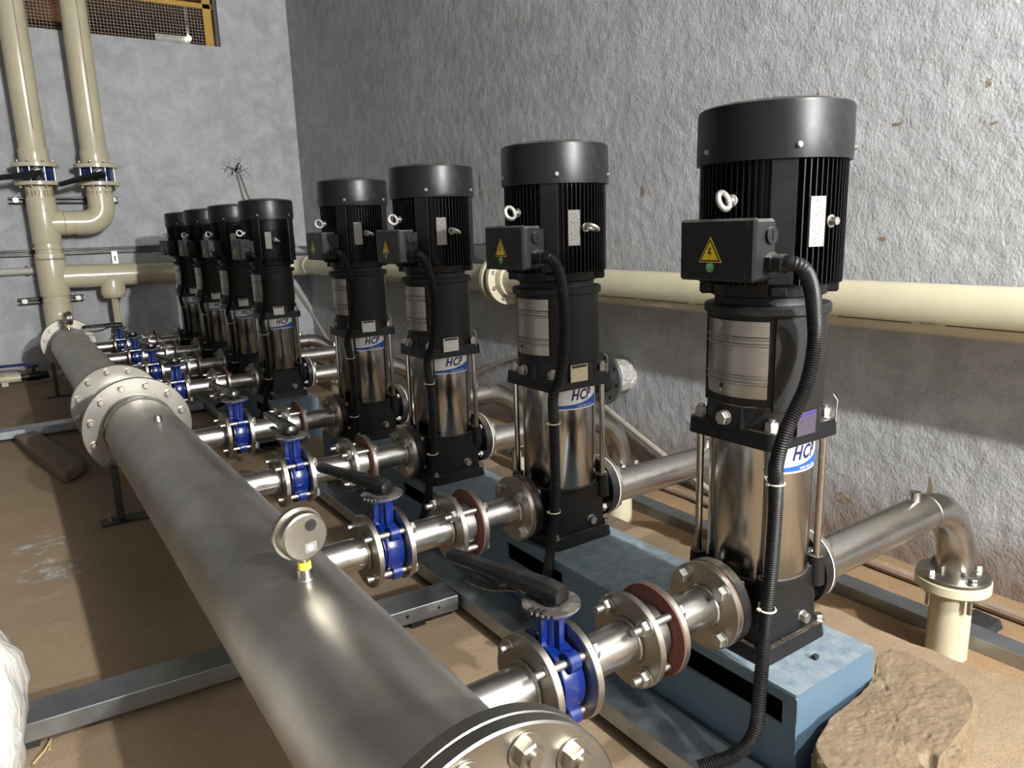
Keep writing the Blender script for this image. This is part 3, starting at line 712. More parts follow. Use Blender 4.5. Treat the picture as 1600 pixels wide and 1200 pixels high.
for k, p in enumerate(PY):
    c = Vector(p)+Vector((0, 0, H)); o = '%s pump from the concrete lump' % ORD[k]
    if k == 0: o = 'pump nearest the concrete lump'
    lab = 'blue butterfly valve with black lever feeding the '+o
    if k == 7: lab = 'blue butterfly valve closest to the back wall, its black lever turned towards the manifold'
    v = valve0 if k == 0 else dup(valve0, (0, 0, 0), lab)
    v['label'] = lab; v.location = c+Vector((-0.616, 0, 0)); set_lever(v, VA[k])
    for src, nm in ((sp1, 'plain flanged steel pipe after the valve of the '), (chk, 'thin steel check valve between long studs before the '), (sp2, 'short steel pipe with red gaskets bolted to the ')):
        q = src if k == 0 else dup(src, (0, 0, 0), '')
        q.location = c; q['label'] = nm+o

# ------------------------------------------------------------------ manifold
def big_flange_bolts(parent, y, r, cx, cz, n, sgn, size=0.030, phase=0.0, thick=0.0):
    first = None
    for k in range(n):
        a = phase+2*PI*k/n; p = (cx+r*math.cos(a), y, cz+r*math.sin(a))
        if first is None:
            b = MB().disc((0, 0, 0), (0, sgn, 0), size*0.74, 0.003, 20).hexa((0, sgn*0.003, 0), (0, sgn, 0), size, 0.019, 0.25)
            if thick: b.cyl((0, sgn*0.018, 0), (0, sgn*0.028, 0), size*0.30, None, 12); b.cyl((0, 0, 0), (0, -sgn*(thick+0.002), 0), size*0.3, None, 10)
            b.hexa((0, -sgn*thick, 0), (0, -sgn, 0), size, 0.016)
            first = b.build('flange_bolt', 'flange', parent); first.location = p
        else: place(first, p, parent)
def branch(parent, cx, cz, y, pz, xe):
    bo = MB().cyl((cx+0.11, y, pz), (xe-0.001, y, pz), RP, None, 40).build('branch_pipe', 'pipe', parent)
    MB().annulus((xe-0.016, y, pz), (1, 0, 0), 0.1, 0.045, 0.016, 48, 0.0015).build('branch_flange', 'flange', bo)
    for x, r, nm in ((xe-0.019, RP, 'weld_seam'),):
        w = MB(); w.tube([(x, y+(r+0.002)*math.cos(a), pz+(r+0.002)*math.sin(a)) for a in [2*PI*k/48 for k in range(49)]], lambda i: 0.0042+0.001*(i % 2), 6); w.build(nm, 'flange', bo)
def socket(parent, cx, cz, R, y, s=1.0):
    MB().lathe([(0.020, R-0.006), (0.018*s, R+0.002), (0.0165*s, R+0.004), (0.0165*s, R+0.024), (0.012*s, R+0.024), (0.012*s, R+0.012)], Matrix.Translation((cx, y, cz)), 20).build('gauge_socket', 'pipe', parent)
def seam_ring(parent, cx, cz, R, y, r=0.005):
    w = MB(); w.tube([(cx+R*math.cos(a), y, cz+R*math.sin(a)) for a in [2*PI*k/72 for k in range(73)]], lambda i: r+0.0012*(i % 2), 6); w.build('weld_seam', 'flange', parent)
RM = 0.148; MX, MZ = -0.953, H
t = thing('manifold_pipe', 'large near steel manifold pipe with a bolted blind end flange and four branches', 'manifold', (0, 0, 0))
MB().cyl((MX, -0.27, MZ), (MX, 2.672, MZ), RM, None, 96).build('manifold_barrel', 'manifold', t)
for p in PY[:4]: branch(t, MX, MZ, p[1], H, -0.663)
MB().annulus((MX, -0.265, MZ), (0, -1, 0), 0.216, RM, 0.026, 96, 0.002).build('end_flange', 'flange_big', t)
MB().lathe([(0.214, 0), (0.216, 0.002), (0.216, 0.022), (0.213, 0.025), (0.138, 0.025), (0.135, 0.027), (0.128, 0.024), (0.0, 0.024)], AX((MX, -0.2925, MZ), (0, -1, 0)), 96).build('blind_flange', 'flange_big', t)
seam_ring(t, MX, MZ, RM+0.002, -0.264)
big_flange_bolts(t, -0.318, 0.178, MX, MZ, 12, -1, 0.036, math.radians(15), 0.05)
MB().annulus((MX, 2.672, MZ), (0, 1, 0), 0.23, RM, 0.026, 96, 0.002).build('joint_flange', 'flange_big', t)
seam_ring(t, MX, MZ, RM+0.003, 2.668)
big_flange_bolts(t, 2.672, 0.196, MX, MZ, 12, -1, 0.026, math.radians(15), 0.031)
socket(t, MX, MZ, RM, 0.40); socket(t, MX, MZ, RM, 2.08, 0.9)
MB().annulus((MX, 2.6985, MZ), (0, 1, 0), 0.222, 0.12, 0.004, 64, 0.0005).build('flange_gasket', 'black', t)
M2X, M2Z = -0.972, 0.122
t = thing('manifold_coupling', 'short steel coupling hidden between the two big flanges of the manifold', 'coupling', (0, 0, 0))
MB().lathe([(0.125, 2.703), (0.150, 2.72), (0.150, 2.80), (0.165, 2.83), (0.150, 2.86), (0.165, 2.89), (0.150, 2.92), (0.165, 2.95), (0.150, 2.98), (0.140, 3.05), (0.140, 3.158), (0.125, 3.1595)], Matrix.Translation((-0.962, 0, M2Z+0.006)) @ Matrix.Rotation(-PI/2, 4, 'X'), 64).build('coupling_barrel', 'flange_big', t)
t = thing('manifold_pipe', 'large far steel manifold pipe between the joint flange and the cream riser', 'manifold', (0, 0, 0))
MB().cyl((M2X, 3.17, M2Z), (M2X, 6.235, M2Z), 0.140, None, 80).build('manifold_barrel', 'manifold', t)
for p in PY[4:]: branch(t, M2X, M2Z, p[1], H-0.027, -0.658)
MB().annulus((M2X, 3.16, M2Z+0.012), (0, 1, 0), 0.215, 0.12, 0.028, 96, 0.002).build('joint_flange', 'flange_big', t)
big_flange_bolts(t, 3.16, 0.187, M2X, M2Z+0.012, 12, -1, 0.026, math.radians(10), 0.03)
MB().annulus((M2X, 6.21, M2Z), (0, 1, 0), 0.205, 0.12, 0.026, 80, 0.002).build('end_flange', 'flange_big', t)
big_flange_bolts(t, 6.21, 0.172, M2X, M2Z, 12, -1, 0.026, math.radians(15), 0.052)
socket(t, M2X, M2Z, 0.14, 3.40, 0.9); socket(t, M2X, M2Z, 0.14, 5.93, 0.8)

# ------------------------------------------------------------------ pressure gauges
def make_gauge(loc, rz, label, sc=1.0):
    t = thing('pressure_gauge', label, 'gauge', loc, rz)
    MB().cyl((0, 0, -0.012), (0, 0, 0.012), 0.0135, 0.0125, 16).hexa((0, 0, 0.012), (0, 0, 1), 0.020, 0.010).cyl((0, 0, 0.02), (0, 0, 0.036), 0.008, None, 12).build('stem', 'bolt', t)
    b = MB().lathe([(0.0135, 0.006), (0.0145, 0.010), (0.0135, 0.014), (0.0145, 0.018), (0.013, 0.022)], None, 16); b.build('thread_tape', 'tape', t)
    R = 0.053; c = Vector((0, 0, 0.034+R-0.006))
    cs = MB().lathe([(0.0, -0.020), (R-0.007, -0.020), (R-0.003, -0.017), (R-0.002, -0.012), (R-0.002, 0.010), (R+0.003, 0.010), (R+0.004, 0.014), (R+0.003, 0.022), (R-0.004, 0.024), (R-0.004, 0.020), (0.0, 0.020)], AX(c, (0, 1, 0)), 56).build('gauge_case', 'flange', t)
    MB().disc(c+Vector((0.012, -0.0195, 0.024)), (0, -1, 0), 0.0125, 0.003, 28).lathe([(0.008, 0), (0.0075, 0.0015), (0.004, 0.0015), (0.0035, 0.003), (0, 0.003)], AX(c+Vector((0.012, -0.0225, 0.024)), (0, -1, 0)), 24).build('blowout_plug', 'black', t)
    pl = MB().box(c+Vector((0.009, -0.0203, -0.024)), (0.026, 0.0012, 0.021), 0.0004).build('back_recess', 'plate', t)
    q = MB().disc(c+Vector((0.007, -0.0208, -0.024)), (0, -1, 0), 0.0065, 0.0008, 20).build('round_sticker', 'white', pl)
    MB().tube([c+Vector((0.004, -0.0218, -0.027)), c+Vector((0.007, -0.0218, -0.021)), c+Vector((0.010, -0.0218, -0.027))], 0.0007, 5).build('sticker_mark', 'black', q)
    MB().lathe([(0.0, 0), (R-0.006, 0)], AX(c+Vector((0, 0.0208, 0)), (0, 1, 0)), 40).build('dial_face', 'white', t)
    return t
make_gauge((MX, 0.40, MZ+RM+0.016), math.radians(8), 'round steel pressure gauge seen from behind, with yellow tape on its stem')
make_gauge((M2X, 5.93, M2Z+0.155), math.radians(-74), 'small pressure gauge seen edge-on at the far end of the manifold')

# ------------------------------------------------------------------ discharge elbows and cream risers
ZD, RB, RD = 0.097, 0.235, 0.0535
XRS = (1.03, 0.99, 0.955, 0.915, 0.95, 0.95, 0.95, 0.95)
def make_discharge(XR):
    t = thing('discharge_pipe', '', 'pipe', (0, 0, 0), 0, 'steel discharge elbows behind the pumps')
    MB().cyl((0.19, 0, ZD), (XR-RB, 0, ZD), RD, None, 48).build('pipe_barrel', 'pipe', t)
    pts = [(XR-RB+RB*math.sin(a), 0, ZD-RB+RB*math.cos(a)) for a in [PI/2*k/20 for k in range(21)]]+[(XR, 0, -0.170)]
    MB().tube(pts, RD, 40).build('elbow', 'pipe', t)
    MB().annulus((0.171, 0, H), (1, 0, 0), 0.0985, 0.03, 0.003, 44, 0.0005).build('gasket', 'white', t)
    MB().annulus((0.174, 0, H), (1, 0, 0), 0.0975, 0.03, 0.014, 48, 0.0015).build('flange', 'flange', t)
    for x in (0.19,): w = MB(); w.tube([(x, (RD+0.002)*math.cos(a), ZD+(RD+0.002)*math.sin(a)) for a in [2*PI*k/48 for k in range(49)]], lambda i: 0.004+0.001*(i % 2), 6); w.build('weld_seam', 'flange', t)
    w = MB(); w.tube([(XR-RB, (RD+0.0005)*math.cos(a), ZD+(RD+0.0005)*math.sin(a)) for a in [2*PI*k/48 for k in range(49)]], 0.0022, 6); w.build('weld_seam', 'flange', t)
    MB().lathe([(0.017, 0), (0.0145, 0.004), (0.0145, 0.030), (0.0105, 0.030), (0.0105, 0.018)], Matrix.Translation((XR-RB-0.06, 0, ZD+RD-0.004)), 20).build('gauge_socket', 'pipe', t)
    MB().annulus((XR, 0, -0.180), (0, 0, 1), 0.106, 0.045, 0.012, 48, 0.0015).build('flange', 'flange', t)
    f1 = f2 = None
    for k in range(4):
        a = PI/4+PI/2*k
        p1 = (0, 0.079*math.cos(a), H+0.079*math.sin(a)); p2 = (XR+0.083*math.cos(a+0.3), 0.083*math.sin(a+0.3), 0)
        if f1 is None:
            f1 = MB().disc((0.188, 0, 0), (1, 0, 0), 0.0165, 0.003, 18).hexa((0.191, 0, 0), (1, 0, 0), 0.026, 0.015, 0.4).cyl((0.12, 0, 0), (0.19, 0, 0), 0.0078, None, 10).hexa((0.140, 0, 0), (-1, 0, 0), 0.024, 0.013).build('flange_bolt', 'bolt', t); f1.location = p1
            f2 = MB().disc((0, 0, -0.168), (0, 0, 1), 0.019, 0.003, 18).hexa((0, 0, -0.165), (0, 0, 1), 0.026, 0.013, 0.4).cyl((0, 0, -0.275), (0, 0, -0.166), 0.0078, None, 10).hexa((0, 0, -0.217), (0, 0, -1), 0.024, 0.014).build('riser_bolt', 'bolt', t); f2.location = p2
        else: place(f1, p1, t); place(f2, p2, t)
    return t
def make_riser(XR):
    t = thing('riser_pipe', '', 'pipe', (0, 0, 0), 0, 'cream plastic risers behind the pumps')
    MB().lathe([(0.062, ZS), (0.062, -0.216), (0.108, -0.216), (0.1105, -0.213), (0.1105, -0.185), (0.108, -0.1815), (0.045, -0.1815), (0.045, -0.25)], Matrix.Translation((XR, 0, 0)), 48, close='none').build('riser_barrel', 'cream', t)
    return t
dis = ris = None
for k, p in enumerate(PY):
    o = 'pump nearest the concrete lump' if k == 0 else '%s pump from the concrete lump' % ORD[k]
    l1 = 'steel discharge pipe bending down behind the '+o; l2 = 'short cream plastic riser with a thick flange behind the '+o
    if k < 5: dis, ris = make_discharge(XRS[k]), make_riser(XRS[k]); d, r = dis, ris
    else: d, r = dup(dis, (0, 0, 0), l1), dup(ris, (0, 0, 0), l2)
    d['label'] = l1; d.location = p; r['label'] = l2; r.location = (p[0], p[1], 0.0)

# ------------------------------------------------------------------ cream pipe along the right wall
CX, CZ, CR = 1.435, 0.628, 0.095
def nflange(parent, p, d, R, th, n, rb, ri=0.05, name='pipe_flange', mat='cream', sz=0.024):
    f = MB().annulus(p, d, R, ri, th, 56, 0.002).build(name, mat, parent)
    m = AX(p, d); fb = None
    for k in range(n):
        a = 2*PI*(k+0.5)/n; q = m @ Vector((rb*math.cos(a), rb*math.sin(a), th))
        if fb is None:
            fb = MB().disc((0, 0, 0), d, sz*0.7, 0.003, 16).hexa(Vector(d)*0.003, d, sz, 0.013, 0.3).build('flange_bolt', 'bolt', f); fb.location = q
        else: place(fb, q, f)
    return f
t = thing('wall_pipe', 'long cream plastic pipe running along the right wall with a black print line', 'pipe', (0, 0, 0))
MB().cyl((CX, -6.68, CZ), (CX, 3.10, CZ), CR, None, 64).build('pipe_barrel', 'cream', t)
nflange(t, (CX, 3.135, CZ), (0, -1, 0), 0.168, 0.035, 8, 0.134)
MB().lathe([(CR+0.020, 0), (CR+0.020, 0.05), (CR+0.016, 0.058), (CR, 0.058)], AX((CX, 3.10, CZ), (0, -1, 0)), 56).build('stub_end', 'cream', t)
a = math.radians(208)
def strip(mb, y0, y1, a, h=0.0045):
    vs = []
    for y in (y0, y1):
        for s in (-1, 1):
            aa = a+s*h/CR/2; vs.append((CX+(CR+0.0006)*math.cos(aa), y, CZ+(CR+0.0006)*math.sin(aa)))
    mb.add(vs, [(0, 1, 3, 2)])
segs = [(0.365, 0.66), (0.675, 0.681), (-0.12, 0.245), (-0.141, -0.135)]
y = 0.70
while y < 2.7: segs += [(y, y+0.33), (y+0.345, y+0.351)]; y += 0.37
y = -0.16
while y > -1.0: segs += [(y-0.33, y), (y-0.351, y-0.345)]; y -= 0.37
for y0, y1 in segs: pr = MB(); strip(pr, y0, y1, a); pr.build('print_line', 'print', t)
vs, fs = text_mesh('TRUFLO', 0.017, 0.0, 0.0, 0.01); q = MB()
a2 = math.radians(207)
q.add([(CX+(CR+0.0008)*math.cos(a2-y/CR), 0.305-x, CZ+(CR+0.0008)*math.sin(a2-y/CR)) for x, y, z in vs], fs); q.build('print_lettering', 'print', t)
t = thing('wall_pipe', 'cream plastic pipe turning the far corner, its shaded flange gap filled by a black ring', 'pipe', (0, 0, 0))
MB().cyl((CX, 3.22, CZ), (CX, YW-0.37, CZ), CR, None, 56).build('pipe_barrel', 'cream', t)
YB = YW-0.26
pts = [(CX-0.17+0.17*math.cos(a), YB-0.17+0.17*math.sin(a), CZ) for a in [PI/2*k/12 for k in range(13)]]
MB().tube([(CX, YB-0.26, CZ)]+pts+[(CX-0.26, YB, CZ)], CR+0.012, 32).build('corner_elbow', 'cream', t)
MB().annulus((CX, 3.215, CZ), (0, -1, 0), 0.168, 0.05, 0.035, 56, 0.002).build('pipe_flange', 'cream', t)
MB().annulus((CX, 3.179, CZ), (0, -1, 0), 0.150, 0.05, 0.043, 48, 0.001).build('gap_shade_ring', 'black', t)  # black ring painting the shade in the gap between the two flanges
s_ = MB()
for k in range(8):
    A = 2*PI*(k+0.5)/8; s_.cyl((CX+0.134*math.cos(A), 3.134, CZ+0.134*math.sin(A)), (CX+0.134*math.cos(A), 3.182, CZ+0.134*math.sin(A)), 0.008, None, 10)
s_.build('flange_studs', 'bolt', t)

# ------------------------------------------------------------------ cream pipework on the back wall
AXX, BXX, YP, RC, RF = -0.962, -0.478, YB, 0.110, 0.120
t = thing('cream_pipework', 'cream plastic riser with tees, branching to the wall pipe above the manifold end', 'pipework', (0, 0, 0))
def col(x, y, z0, z1, r, nm, par): return MB().lathe([(r*0.985, z0), (r, z0+0.006), (r, z1-0.006), (r*0.985, z1)], Matrix.Translation((x, y, 0)), 48).build(nm, 'cream', par)
col(AXX, YP, 1.16, 1.47, RC, 'pipe_barrel', t); col(AXX, YP, 0.95, 1.36, RF, 'tee_body', t); col(AXX, YP, 0.74, 1.0, RC, 'pipe_barrel', t)
col(AXX, YP, 0.47, 0.86, RF+0.004, 'tee_body', t); col(AXX, YP, 0.32, 0.6, RC, 'pipe_barrel', t)
for z in (0.80, 0.9, 1.24): seam = MB().annulus((AXX, YP, z), (0, 0, 1), RF+0.004, RC-0.01, 0.02, 48, 0.002).build('joint_collar', 'cream', t)
cy0 = 0.32
pts = [(AXX, YP-0.2+0.2*math.cos(a), cy0-0.2*math.sin(a)+0.0) for a in [PI/2*k/12 for k in range(13)]]
MB().tube([(AXX, YP, 0.40)]+pts+[(AXX, 6.30, 0.12)], RF, 36).build('bottom_elbow', 'cream', t)
MB().annulus((AXX, 6.262, M2Z), (0, 1, 0), 0.20, 0.09, 0.04, 64, 0.002).build('pipe_flange', 'cream', t)
nflange(t, (AXX, YP, 1.505), (0, 0, -1), 0.185, 0.035, 8, 0.150)
# upper crossover to the second riser
b = MB(); b.cyl((AXX+0.05, YP, 1.135), (BXX-0.2, YP, 1.135), RC-0.004, None, 48); b.build('crossover', 'cream', t)
MB().cyl((AXX+0.08, YP, 1.135), (AXX+0.21, YP, 1.135), RF-0.008, None, 48).build('tee_arm', 'cream', t)
pts = [(BXX-0.15+0.15*math.sin(a), YP, 1.285-0.15*math.cos(a)) for a in [PI/2*k/12 for k in range(13)]]
MB().tube([(BXX-0.24, YP, 1.135)]+pts+[(BXX, YP, 1.40)], RF-0.006, 36).build('crossover_elbow', 'cream', t)
col(BXX, YP, 1.38, 1.47, RC, 'pipe_barrel', t)
nflange(t, (BXX, YP, 1.505), (0, 0, -1), 0.185, 0.035, 8, 0.150)
for x, z0 in ((BXX-0.23, 0), (BXX-0.33, 0)): MB().annulus((x, YP, 1.135), (1, 0, 0), RC+0.0025, RC-0.02, 0.006, 40, 0.001).build('glue_line', 'rustprint', t)
for x, z in ((AXX, 1.425), (BXX, 1.42)):
    r = MB()
    for k in range(9):
        A = math.radians(200+17*k+random.uniform(-4, 4)); L = random.uniform(0.03, 0.09); rr = RC+0.0012
        r.tube([(x+rr*math.cos(A), YP+rr*math.sin(A), z), (x+rr*math.cos(A+0.01), YP+rr*math.sin(A+0.01), z-L)], 0.0035, 5)
    r.build('rust_drips', 'rustprint', t)
# lower run to the right with a drain tee
MB().cyl((AXX+0.08, YP, 0.640), (AXX+0.25, YP, 0.640), 0.108, None, 44).build('tee_arm', 'cream', t)
MB().cyl((AXX+0.2, YP, 0.638), (CX-0.25, YP, CZ), CR, None, 44).build('lower_run', 'cream', t)
MB().cyl((BXX-0.27, YP, 0.638), (BXX+0.22, YP, 0.634), 0.108, None, 44).build('tee_body', 'cream', t)
MB().lathe([(0.088, 0), (0.108, 0.03), (0.110, 0.05), (0.110, 0.16), (0.095, 0.2)], Matrix.Translation((BXX, YP, 0.418)), 44).build('tee_outlet', 'cream', t)
d = MB().cyl((BXX, YP, ZF), (BXX, YP, 0.43), 0.030, None, 24).build('drain_pipe', 'cream', t)
for A in (-1.9, -1.5): MB().tube([(BXX+0.0305*math.cos(A), YP+0.0305*math.sin(A), 0.41), (BXX+0.0305*math.cos(A), YP+0.0305*math.sin(A), 0.0)], 0.0022, 5).build('rust_streak', 'rustprint', d)
for x, la in ((AXX, 'left'), (BXX, 'right')):
    lab = 'cream vertical riser above the long-levered wall valve, next to the frame edge' if la == 'left' else 'cream vertical riser above the crossover elbow, crossing the window'
    r = thing('riser_pipe', lab, 'pipe', (0, 0, 0), 0, 'cream risers on the back wall')
    col(x, YP, 1.665, 3.74, RC, 'riser_barrel', r); col(x, YP, 1.65, 1.79, RF, 'stub_end', r)
    nflange(r, (x, YP, 1.63), (0, 0, 1), 0.185, 0.035, 8, 0.150)
    p = MB(); p.box((x+0.02, YP-RC-0.0002, 2.6), (0.004, 0.0012, 1.3)); p.build('print_line', 'print', r)
    v = thing('wall_valve', 'blue wafer valve on the %s back-wall riser, its grey lever hanging out to the side' % ('crossover' if la == 'right' else 'main'), 'valve', (0, 0, 0), 0, 'wafer valves on the back-wall risers')
    MB().lathe([(0.125, 1.5065), (0.132, 1.513), (0.132, 1.62), (0.125, 1.6285)], Matrix.Translation((x, YP, 0)), 44).build('valve_body', 'blue', v)
    s_ = MB()
    for k in range(8):
        A = 2*PI*(k+0.5)/8; s_.cyl((x+0.150*math.cos(A), YP+0.150*math.sin(A), 1.45), (x+0.150*math.cos(A), YP+0.150*math.sin(A), 1.69), 0.009, None, 10)
    s_.build('stud_bolts', 'bolt', v)
    MB().cyl((x, YP-0.12, 1.567), (x, YP-0.235, 1.567), 0.028, None, 20).disc((x, YP-0.205, 1.567), (0, -1, 0), 0.055, 0.008, 28).build('valve_neck', 'cast', v)
    dz = -0.05 if la == 'left' else -0.085
    lv = MB(); lv.tube([(x+0.03, YP-0.235, 1.567), (x-0.05, YP-0.24, 1.567+dz*0.25), (x-0.20, YP-0.245, 1.567+dz*0.7), (x-(0.42 if la == 'left' else 0.34), YP-0.245, 1.567+dz*1.2)], lambda i: (0.040, 0.034, 0.026, 0.021)[i], 10)
    lv.disc((x, YP-0.21, 1.567), (0, -1, 0), 0.040, 0.05, 24); lv.build('lever', 'lever', v)
# struts, clamps and small pipes on the back wall
def channel(name, p0, p1, w, h, label, mat='galv_dark', cat='strut', holes=0):
    """slotted channel between two points; w horizontal depth, h height"""
    t = thing(name, label, cat, (0, 0, 0)); p0, p1 = Vector(p0), Vector(p1); d = p1-p0; L = d.length
    m = Matrix.Translation((p0+p1)/2) @ d.to_track_quat('X', 'Z').to_matrix().to_4x4(); b = MB()
    b.box((0, w/2-0.002, 0), (L, 0.004, h), 0, m); b.box((0, 0, h/2-0.002), (L, w, 0.004), 0, m); b.box((0, 0, -h/2+0.002), (L, w, 0.004), 0, m)
    b.box((0, -w/2+0.002, h/2-0.008), (L, 0.004, 0.016), 0, m); b.box((0, -w/2+0.002, -h/2+0.008), (L, 0.004, 0.016), 0, m)
    b.build('channel_body', mat, t); return t, m, L
channel('wall_strut', (-3.0, YW-0.02, 0.868), (0.25, YW-0.02, 0.868), 0.04, 0.06, 'long grey steel channel fixed level across the back wall above the branch pipe')
for z, x0, x1, lab in ((1.352, -1.20, -0.30, 'grey clamp channel behind both risers below their valves'), (0.425, -1.26, -0.72, 'short grey clamp channel behind the riser just above the manifold end')):
    t, m, L = channel('clamp_strut', (x0, YW-0.045, z), (x1, YW-0.045, z), 0.09, 0.055, lab)
    xs = [AXX] if z < 1 else [AXX, BXX]
    for x in xs:
        MB().lathe([(RC+0.0015, -0.018), (RC+0.0045, -0.018), (RC+0.0045, 0.018), (RC+0.0015, 0.018)], Matrix.Translation((x, YP, z)), 40, PI, 2*PI).build('pipe_clamp', 'cream', t)
    for x in (x0+0.05, x1-0.05): MB().disc((x, YW-0.088, z), (0, -1, 0), 0.024, 0.005, 20).hexa((x, YW-0.093, z), (0, -1, 0), 0.026, 0.012).build('clamp_bolt', 'bolt', t)
t = thing('grey_pipe', 'thin grey pipe entering level from the frame edge behind the cream riser', 'pipe', (0, 0, 0)); MB().cyl((-3.0, YW-0.05, 0.705), (-1.02, YW-0.05, 0.705), 0.034, None, 24).build('pipe_barrel', 'grey_pvc', t)
MB().box((-1.15, YW-0.025, 0.705), (0.03, 0.05, 0.09), 0.004).build('pipe_clip', 'galv_dark', t)
t = thing('slotted_bracket', 'small white slotted bracket hanging from the wall channel above the drain tee', 'bracket', (0, 0, 0)); MB().box((-0.40, YW-0.045, 0.79), (0.055, 0.006, 0.13), 0.002).box((-0.40, YW-0.022, 0.853), (0.055, 0.044, 0.006)).build('bracket_plate', 'guard', t); MB().box((-0.40, YW-0.049, 0.785), (0.014, 0.003, 0.05)).build('bracket_slot', 'black', t)
t = thing('drain_line', 'cream drain pipe with a black ball valve low on the back wall', 'pipe', (0, 0, 0)); yd, zd = 6.85, -0.215
MB().cyl((-3.0, yd, zd), (-1.40, yd, zd), 0.030, None, 24).cyl((-1.62, yd, zd), (-1.50, yd, zd), 0.038, None, 24).cyl((-1.46, yd, zd), (-1.345, yd, zd), 0.039, None, 24).build('pipe_barrel', 'cream', t)
b = MB().cyl((-1.35, yd, zd), (-1.13, yd, zd), 0.034, None, 20).cyl((-1.30, yd, zd), (-1.19, yd, zd), 0.043, None, 20).cyl((-1.24, yd, zd), (-1.24, yd, zd+0.085), 0.013, None, 12); b.build('ball_valve', 'cast', t)
MB().tube([(-1.20, yd, zd+0.088), (-1.26, yd, zd+0.092), (-1.31, yd, zd+0.112), (-1.52, yd, zd+0.115)], 0.013, 8).build('valve_lever', 'blue', t)
MB().cyl((-1.13, yd, zd), (-0.95, yd, zd), 0.030, None, 20).build('outlet_pipe', 'grey_pvc', t)
for y in (0,): MB().box((-1.47, yd, (zd-0.03+ZF)/2), (0.05, 0.05, zd-0.03-ZF+0.004)).build('pipe_rest', 'grey_pvc', t)
MB().box((-1.0, yd, (zd-0.03+ZF)/2), (0.05, 0.05, zd-0.03-ZF+0.004)).build('pipe_rest', 'grey_pvc', t)
for i, (dx, lab) in enumerate(((0.0, 'thin dark wire hanging from the sooty hole in the back wall'), (0.055, 'second thin wire hanging beside it, splayed towards the corner'))):
    pts = [(0.89+dx*0.3, YW, 1.66), (0.885+dx*0.6, YW-0.03, 1.60), (0.91+dx, YW-0.03, 1.42), (0.95+dx*1.6, YW-0.03, 1.2), (0.97+dx*1.8, YW-0.02, 0.95)]
    t = thing('hanging_wire', lab, 'wire', (0, 0, 0)); MB().tube(spline(pts, 0.03), 0.009, 8).build('wire_strand', 'conduit_grey', t)
b = MB(); random.seed(11)
for k in range(170):
    a = random.uniform(0, 2*PI); r = 0.13*random.random(); s = random.uniform(0.003, 0.011)*(1.25-r*6)
    if s > 0.0015: b.disc((0.885+r*1.3*math.cos(a), YW+0.001, 1.67+r*math.sin(a)), (0, -1, 0), s, 0.004, 7)
struct(b.build('trim_1', 'soot'))
# rust and damp stains on the plaster
random.seed(21); b = MB()
for y, z, wy_, hz in ((3.646, 1.27, 0.018, 0.11), (3.62, 1.20, 0.008, 0.07), (1.99, 1.14, 0.012, 0.03), (0.72, -0.262, 0.045, 0.026), (0.35, -0.115, 0.012, 0.055), (0.34, -0.16, 0.022, 0.02), (0.60, 1.32, 0.025, 0.006), (0.28, 1.42, 0.010, 0.016), (0.25, 1.28, 0.02, 0.006), (0.62, 0.88, 0.016, 0.010), (0.95, 1.45, 0.006, 0.05)):
    pl = []
    for i in range(18):
        a = 2*PI*i/18; f = 0.6+0.6*random.random(); pl.append((y+wy_*f*math.cos(a), z+hz*f*math.sin(a)))
    b.prism(pl, 0.0, 0.0012, Matrix(((0, 0, -1, XW+0.0004), (1, 0, 0, 0), (0, 1, 0, 0), (0, 0, 0, 1))))
struct(b.build('trim_2', 'stain'))
# brackets on the right wall
def wall_bracket(y, z, lab):
    t = thing('wall_bracket', lab, 'bracket', (0, 0, 0), 0, 'triangular brackets on the right wall'); b = MB()
    b.box((XW-0.16, y, z), (0.32, 0.05, 0.006)); b.box((XW-0.004, y, z-0.07), (0.008, 0.06, 0.18)); 
    b.build('bracket_arm', 'galv_dark', t)
    MB().prism([(0, 0), (-0.26, 0), (0, -0.15)], -0.003, 0.003, Matrix(((1, 0, 0, XW-0.004), (0, 0, -1, y), (0, 1, 0, z-0.003), (0, 0, 0, 1)))).build('gusset', 'galv_dark', t)
    MB().cyl((XW-0.28, y, z-0.02), (XW-0.28, y, z+0.06), 0.006, None, 10).hexa((XW-0.28, y, z+0.003), (0, 0, 1), 0.022, 0.012).build('hanger_bolt', 'bolt', t)
wall_bracket(6.95, 0.835, 'triangular steel bracket on the right wall near the far corner')
wall_bracket(3.55, 0.86, 'triangular steel bracket on the right wall behind the third pump')
# stub through the wall wrapped in foil
t = thing('wall_stub', 'grey flanged stub wrapped in crumpled foil poking out of the right wall', 'pipe', (0, 0, 0)); wy, wz = 2.13, 0.10
f = MB().annulus((1.40, wy, wz), (1, 0, 0), 0.155, 0.085, 0.018, 56, 0.002).build('stub_flange', 'galv', t)
for k in range(8):
    a = 2*PI*k/8+0.2; hh = MB().disc((1.3995, wy+0.125*math.cos(a), wz+0.125*math.sin(a)), (-1, 0, 0), 0.011, 0.0008, 14).build('bolt_hole', 'black', f)
from mathutils import noise as mn
b = MB(); n = 48; rows = 10; vs = []; fs = []
for j in range(rows+1):
    for i in range(n):
        a = 2*PI*i/n; x = 1.416+(XW-1.416)*j/rows; rr = 0.098+0.012*mn.noise(Vector((x*30, 5*math.cos(a), 5*math.sin(a))))
        vs.append((x, wy+rr*math.cos(a), wz+rr*math.sin(a)))
for j in range(rows):
    for i in range(n): fs.append((j*n+i, j*n+(i+1) % n, (j+1)*n+(i+1) % n, (j+1)*n+i))
b.add(vs, fs); b.build('foil_wrap', 'foil', t, 60)
MB().cyl((1.36, wy, wz), (1.42, wy, wz), 0.082, None, 36).build('stub_bore', 'black', t)
